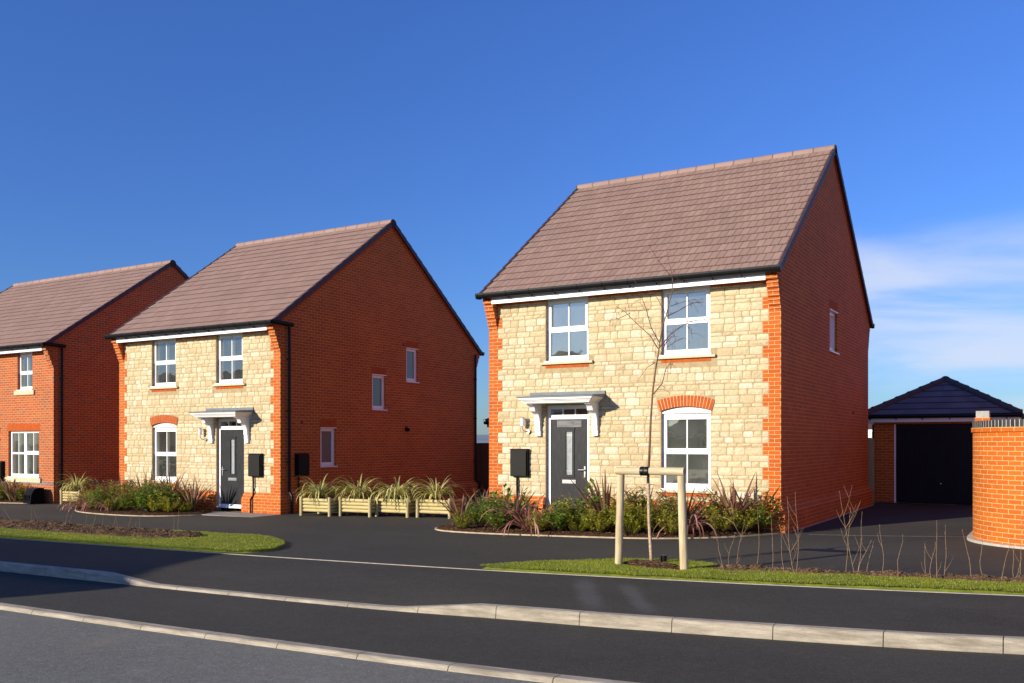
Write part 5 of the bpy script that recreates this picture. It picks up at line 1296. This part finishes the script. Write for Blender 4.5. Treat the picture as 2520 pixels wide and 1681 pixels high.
PLN = [(-16.02, 17.06, .02, 'leftmost log planter of the row, before the middle house gable'), (-14.98, 17.30, .02, 'second log planter from the left in the row by the gable'), (-14.05, 17.54, .02, 'third log planter with leaves trailing over its front'), (-12.95, 17.68, .02, 'rightmost log planter, partly behind the bed plants'), (-26.55, 17.70, .0, 'lone log planter between the left and middle houses')]
for i, (x, y, a, lab) in enumerate(PLN):
    P = pl0 if i == 0 else copy_tree(pl0)
    P.location = (x, y, g(x)); P.rotation_euler = (0, 0, a+.0); tag(P, lab, 'planter', 'log planters')
    if i == 4: P.scale = (1, 1, .95)
    o = bpy.data.objects.new('striped_leaf_plant', PROTO['varie%d' % (i % 4)]); COL.objects.link(o); o.location = (x+(.30 if i != 2 else .45), y+(.26 if i != 2 else .12), g(x)+.42); o.rotation_euler = (0, 0, i*1.9)
    pos = ['in the leftmost planter of the row of four', 'in the second planter of the row of four', 'in the third planter, trailing over its front', 'in the rightmost planter of the row of four', 'in the lone planter beside the left house gable'][i]
    tag(o, 'yellow striped grassy plant '+pos, 'plant', 'striped plants in the planters')
    if i < 4:
        for j in (0, 1):
            s_ = bpy.data.objects.new('red_bud_shrub', PROTO['skim%d' % j]); COL.objects.link(s_); s_.location = (x+(.74 if j else .10), y+(.18 if j else .40), g(x)+.44); s_.rotation_euler = (0, 0, i+j*2); s_.scale = (1.15, 1.15, 1.05 if j else .7)
            tag(s_, 'red budded dwarf shrub at the %s end of the %s planter' % (('left', 'right')[j], ['leftmost', 'second', 'third', 'rightmost'][i]), 'shrub', 'red budded shrubs in the planters')

# ---------------------------------------------------------------- black bin by the left house
M['bin'] = plain('matt_black_bin', (.003, .003, .005), .7, .1, 5, 0, 80, .12)
BN = empty('storage_box', (-27.98, 17.28, g(-27.7)), 'black hooded plastic box leaning by the corner of the left house', 'box')
b = MB(); b.prism([(0, 0.02), (.03, .30), (.12, .46), (.24, .50), (.42, .50), (.42, 0.02)], 'x', 0, .52); fixn(b.build('box_body', M['bin'], BN)); BN.rotation_euler = (0, 0, -.15)
for k in range(5):
    b = MB(); b.box(.05+k*.09, .085+k*.09, -.004, .02, .06, .28); fixn(b.build('box_rib', M['bin'], BN))

# ---------------------------------------------------------------- staked birch
FT = empty('tree_stake_frame', (-4.6, 11.34, g(-4.6)), 'two round timber posts joined by a crossbar around the young tree', 'tree stake')
z0 = g(-4.6)
def Lp(x, y, z): return (x+4.6, y-11.34, z-z0)
b = MB(); b.tube([Lp(-5.072, 11.39, -.05), Lp(-5.05, 11.37, .6), Lp(-5.018, 11.345, 1.235)], [.053, .051, .048], 16); b.build('post', M['post_wood'], FT)
b = MB(); b.tube([Lp(-4.112, 11.275, -.05), Lp(-4.14, 11.29, .6), Lp(-4.170, 11.31, 1.235)], [.056, .054, .050], 16); b.build('post', M['post_wood'], FT)
M['post_bar'] = wood_mat('peeled_bar_timber', (.38, .29, .15), (.62, .52, .33), (1.6, 14, 14))
b = MB(); b.tube([Lp(-5.085, 11.345, 1.285), Lp(-4.6, 11.33, 1.288), Lp(-4.125, 11.31, 1.29)], [.049, .051, .051], 16); b.build('crossbar', M['post_bar'], FT)
b = MB(); b.tube([Lp(-4.725, 11.32, 1.287), Lp(-4.680, 11.32, 1.287)], .061, 18); b.tube([Lp(-4.660, 11.32, 1.287), Lp(-4.615, 11.32, 1.287)], .061, 18)
b.tube([Lp(-4.70, 11.37, 1.30), Lp(-4.73, 11.60, 1.31)], .022, 8); b.build('tree_tie', M['black'], FT)
TRUNK = [(-4.711, -0.002), (-4.738, .3), (-4.758, 0.615), (-4.764, 1.198), (-4.735, 1.633), (-4.717, 1.997), (-4.694, 2.361), (-4.665, 2.626), (-4.625, 2.852), (-4.599, 3.002), (-4.559, 3.183), (-4.504, 3.331), (-4.465, 3.495), (-4.425, 3.658), (-4.425, 3.838), (-4.448, 3.945), (-4.493, 4.162), (-4.51, 4.317)]
BRN = [[(-4.623, 2.914), (-4.712, 3.086), (-4.876, 3.249), (-5.025, 3.413), (-5.126, 3.483)], [(-4.607, 2.996), (-4.696, 3.192), (-4.745, 3.439), (-4.81, 3.658), (-4.884, 3.864)], [(-4.599, 2.928), (-4.423, 3.084), (-4.218, 3.192), (-4.032, 3.232), (-3.894, 3.223), (-3.773, 3.105)], [(-4.583, 2.836), (-4.47, 2.981), (-4.359, 3.043), (-4.281, 3.031), (-4.234, 2.953)], [(-4.688, 2.307), (-4.534, 2.44), (-4.455, 2.618), (-4.359, 2.69), (-4.328, 2.538)], [(-4.502, 3.331), (-4.344, 3.41), (-4.187, 3.503), (-4.047, 3.507)], [(-4.455, 3.463), (-4.375, 3.533), (-4.249, 3.598)], [(-4.502, 3.346), (-4.599, 3.581), (-4.745, 3.714)], [(-4.431, 3.839), (-4.583, 4.08), (-4.663, 4.255)], [(-4.663, 2.733), (-4.696, 2.643), (-4.745, 2.446)], [(-4.745, 3.439), (-4.876, 3.418), (-5.009, 3.42)], [(-4.423, 3.717), (-4.344, 3.816), (-4.218, 3.864)], [(-4.218, 3.192), (-4.125, 3.096), (-4.078, 2.99)], [(-5.025, 3.413), (-5.126, 3.327), (-5.176, 3.3)], [(-4.281, 3.031), (-4.32, 2.958), (-4.328, 2.868)]]
T0 = empty('birch_sapling', (-4.711, 11.66, g(-4.7)), 'slender leafless young tree tied between two timber posts', 'tree')
def tl(p, y): return (p[0]+4.711, y-11.66, p[1]-g(-4.7))
R_ = random.Random(4)
b = MB(); n = len(TRUNK); b.tube([tl(p, 11.66+.02*sin(i)) for i, p in enumerate(TRUNK[:4])], [.026, .0225, .021, .019], 10); b.build('trunk', M['birch'], T0, smooth=True)
b = MB(); rr = [.019, .0165, .0145, .013, .0115, .010, .0095, .009, .0085, .008, .007, .006, .0045, .003, .0015]
b.tube([tl(p, 11.66+.02*sin(i+3)) for i, p in enumerate(TRUNK[3:])], rr, 8); b.build('upper_stem', M['bark'], T0, smooth=True)
b = MB()
for k, br in enumerate(BRN):
    yd = R_.choice([-1, 1])*R_.uniform(.15, .45); L_ = len(br); pts = [tl(p, 11.66+yd*i/(L_-1)) for i, p in enumerate(br)]
    if k in (10,): pts = pts
    r0 = .0066 if L_ > 3 else .0036
    b.tube(pts, [r0*(1-i/L_)+.0008 for i in range(L_)], 5)
    for q in range(10 if L_ > 3 else 4):     # fine twigs with hanging catkins
        i = R_.randint(1, L_-1); s = R_.random(); p = Vector(pts[i-1]).lerp(Vector(pts[i]), s); d = Vector((R_.uniform(-1, 1), R_.uniform(-1, 1), R_.uniform(-.7, .9))).normalized()*R_.uniform(.06, .2)
        m_ = p+d*.5+Vector((0, 0, .01)); e = p+d+Vector((0, 0, -.03)); b.tube([p, m_, e], [.0024, .0019, .0011], 4)
        if R_.random() < .4: b.tube([e, e+Vector((.004, 0, -.02)), e+Vector((.006, 0, -.035))], [.002, .0035, .001], 5)
fixn(b.build('branches', M['redtwig'], T0))
sp_ = MB(); zz = g(-4.6)+.03; sp_.tube([(-4.62, 11.86, zz-.06), (-4.62, 11.86, zz+.095)], .042, 16); sp_.tube([(-4.62, 11.86, zz+.095), (-4.62, 11.86, zz+.11)], .047, 16)
tag(sp_.build('irrigation_pipe', M['black']), 'short black watering pipe stub sticking up behind the staked tree', 'pipe')

# ---------------------------------------------------------------- bare whips in the soil strips
WL = [(-18.91, 11.48, -0.23, 0.45), (-18.1, 11.29, 0.26, 0.48), (-18.77, 11.97, -0.15, 0.33), (-17.63, 11.78, 0.05, 0.54), (-17.54, 11.82, 0.06, 0.37), (-16.33, 11.33, 0.13, 0.39), (-15.98, 11.25, 0.08, 0.41), (-17.36, 12.46, 0.0, 0.26), (-17.26, 12.65, 0.09, 0.25), (-17.05, 12.6, 0.02, 0.25), (-15.84, 11.93, 0.1, 0.33), (-16.24, 12.41, 0.01, 0.14), (-16.15, 12.45, 0.05, 0.29), (-14.7, 12.08, -0.03, 0.35), (-14.03, 11.68, -0.12, 0.52)]
WR = [(-3.66, 11.49, -0.15, 0.49), (-3.73, 11.89, 0.07, 0.45), (-3.59, 11.78, 0.08, 0.59), (-3.38, 11.89, 0.06, 0.77), (-3.16, 11.88, -0.03, 0.7), (-2.94, 11.62, -0.07, 0.56), (-2.83, 11.65, -0.12, 0.93), (-2.81, 11.66, 0.01, 0.99), (-2.27, 11.88, 0.06, 0.82), (-2.16, 11.88, -0.18, 1.0), (-2.15, 11.94, 0.08, 0.75), (-2.13, 11.88, 0.13, 0.41), (-2.04, 12.0, 0.06, 0.39), (-1.87, 12.01, -0.01, 0.59), (-1.64, 11.79, 0.02, 0.51), (-1.39, 12.03, -0.0, 0.41), (-1.29, 11.8, 0.01, 0.43), (-1.24, 11.8, 0.0, 0.68), (-1.2, 12.1, 0.03, 0.6), (-0.9, 12.11, -0.09, 0.55), (-0.76, 12.1, -0.06, 0.51), (-0.59, 11.9, 0.13, 0.62), (-0.46, 12.11, -0.01, 0.44), (-0.41, 12.1, 0.03, 0.74), (-0.5, 12.08, 0.14, 0.27)]
def whips(L_, where, group, branchy):
    L_ = sorted(L_, key=lambda p: p[0]/p[1])
    for k, (x, y, dx, h) in enumerate(L_):
        R_ = random.Random(k*7+len(L_)); b = MB(); z = -.03; wob = R_.uniform(-.03, .03); y1 = R_.uniform(-.08, .08); pts = []
        for i in range(8):
            t = i/7; pts.append((dx*t+wob*sin(t*pi*1.5)+R_.uniform(-.004, .004), y1*t, z+(h+.03)*t))
        b.tube(pts, [.0036*(1-.6*i/7) for i in range(8)], 5)
        nb = branchy.get((x, dx), R_.choice([0, 0, 0, 1, 1]))
        for q in range(nb):
            i = R_.randint(1, 5); p = Vector(pts[i]); s = R_.choice([-1, 1]); ln = h*R_.uniform(.2, .45); d = Vector((s*R_.uniform(.25, .6), R_.uniform(-.3, .3), 1)).normalized()*ln
            m_ = p+d*.5+Vector((s*.012, 0, 0)); b.tube([p, m_, p+d], [.0021, .0017, .0010], 4)
            if nb > 3: e = p+d*.6; d2 = Vector((-s*.4, R_.uniform(-.2, .2), 1)).normalized()*ln*.4; b.tube([e, e+d2], [.002, .001], 4)
        for q in range(5):      # buds
            i = R_.randint(3, 7); p = Vector(pts[i]); b.tube([p, p+Vector((R_.uniform(-.008, .008), 0, .012))], [.004, .001], 4)
        o = b.build('hedge_whip', M['twig']); o.location = (x, y, g(x)+.03)
        tag(o, '%s bare hedge whip from the left %s' % (ORD[k], where), 'sapling', group)
whips(WL, 'in the left soil bed', 'bare hedge whips in the left soil bed', {})
whips(WR, 'in the right soil strip', 'bare hedge whips in the right soil strip', {(-2.83, -.12): 5, (-2.81, .01): 2, (-2.16, -.18): 6, (-2.15, .08): 0, (-2.27, .06): 2, (-3.59, .08): 4})
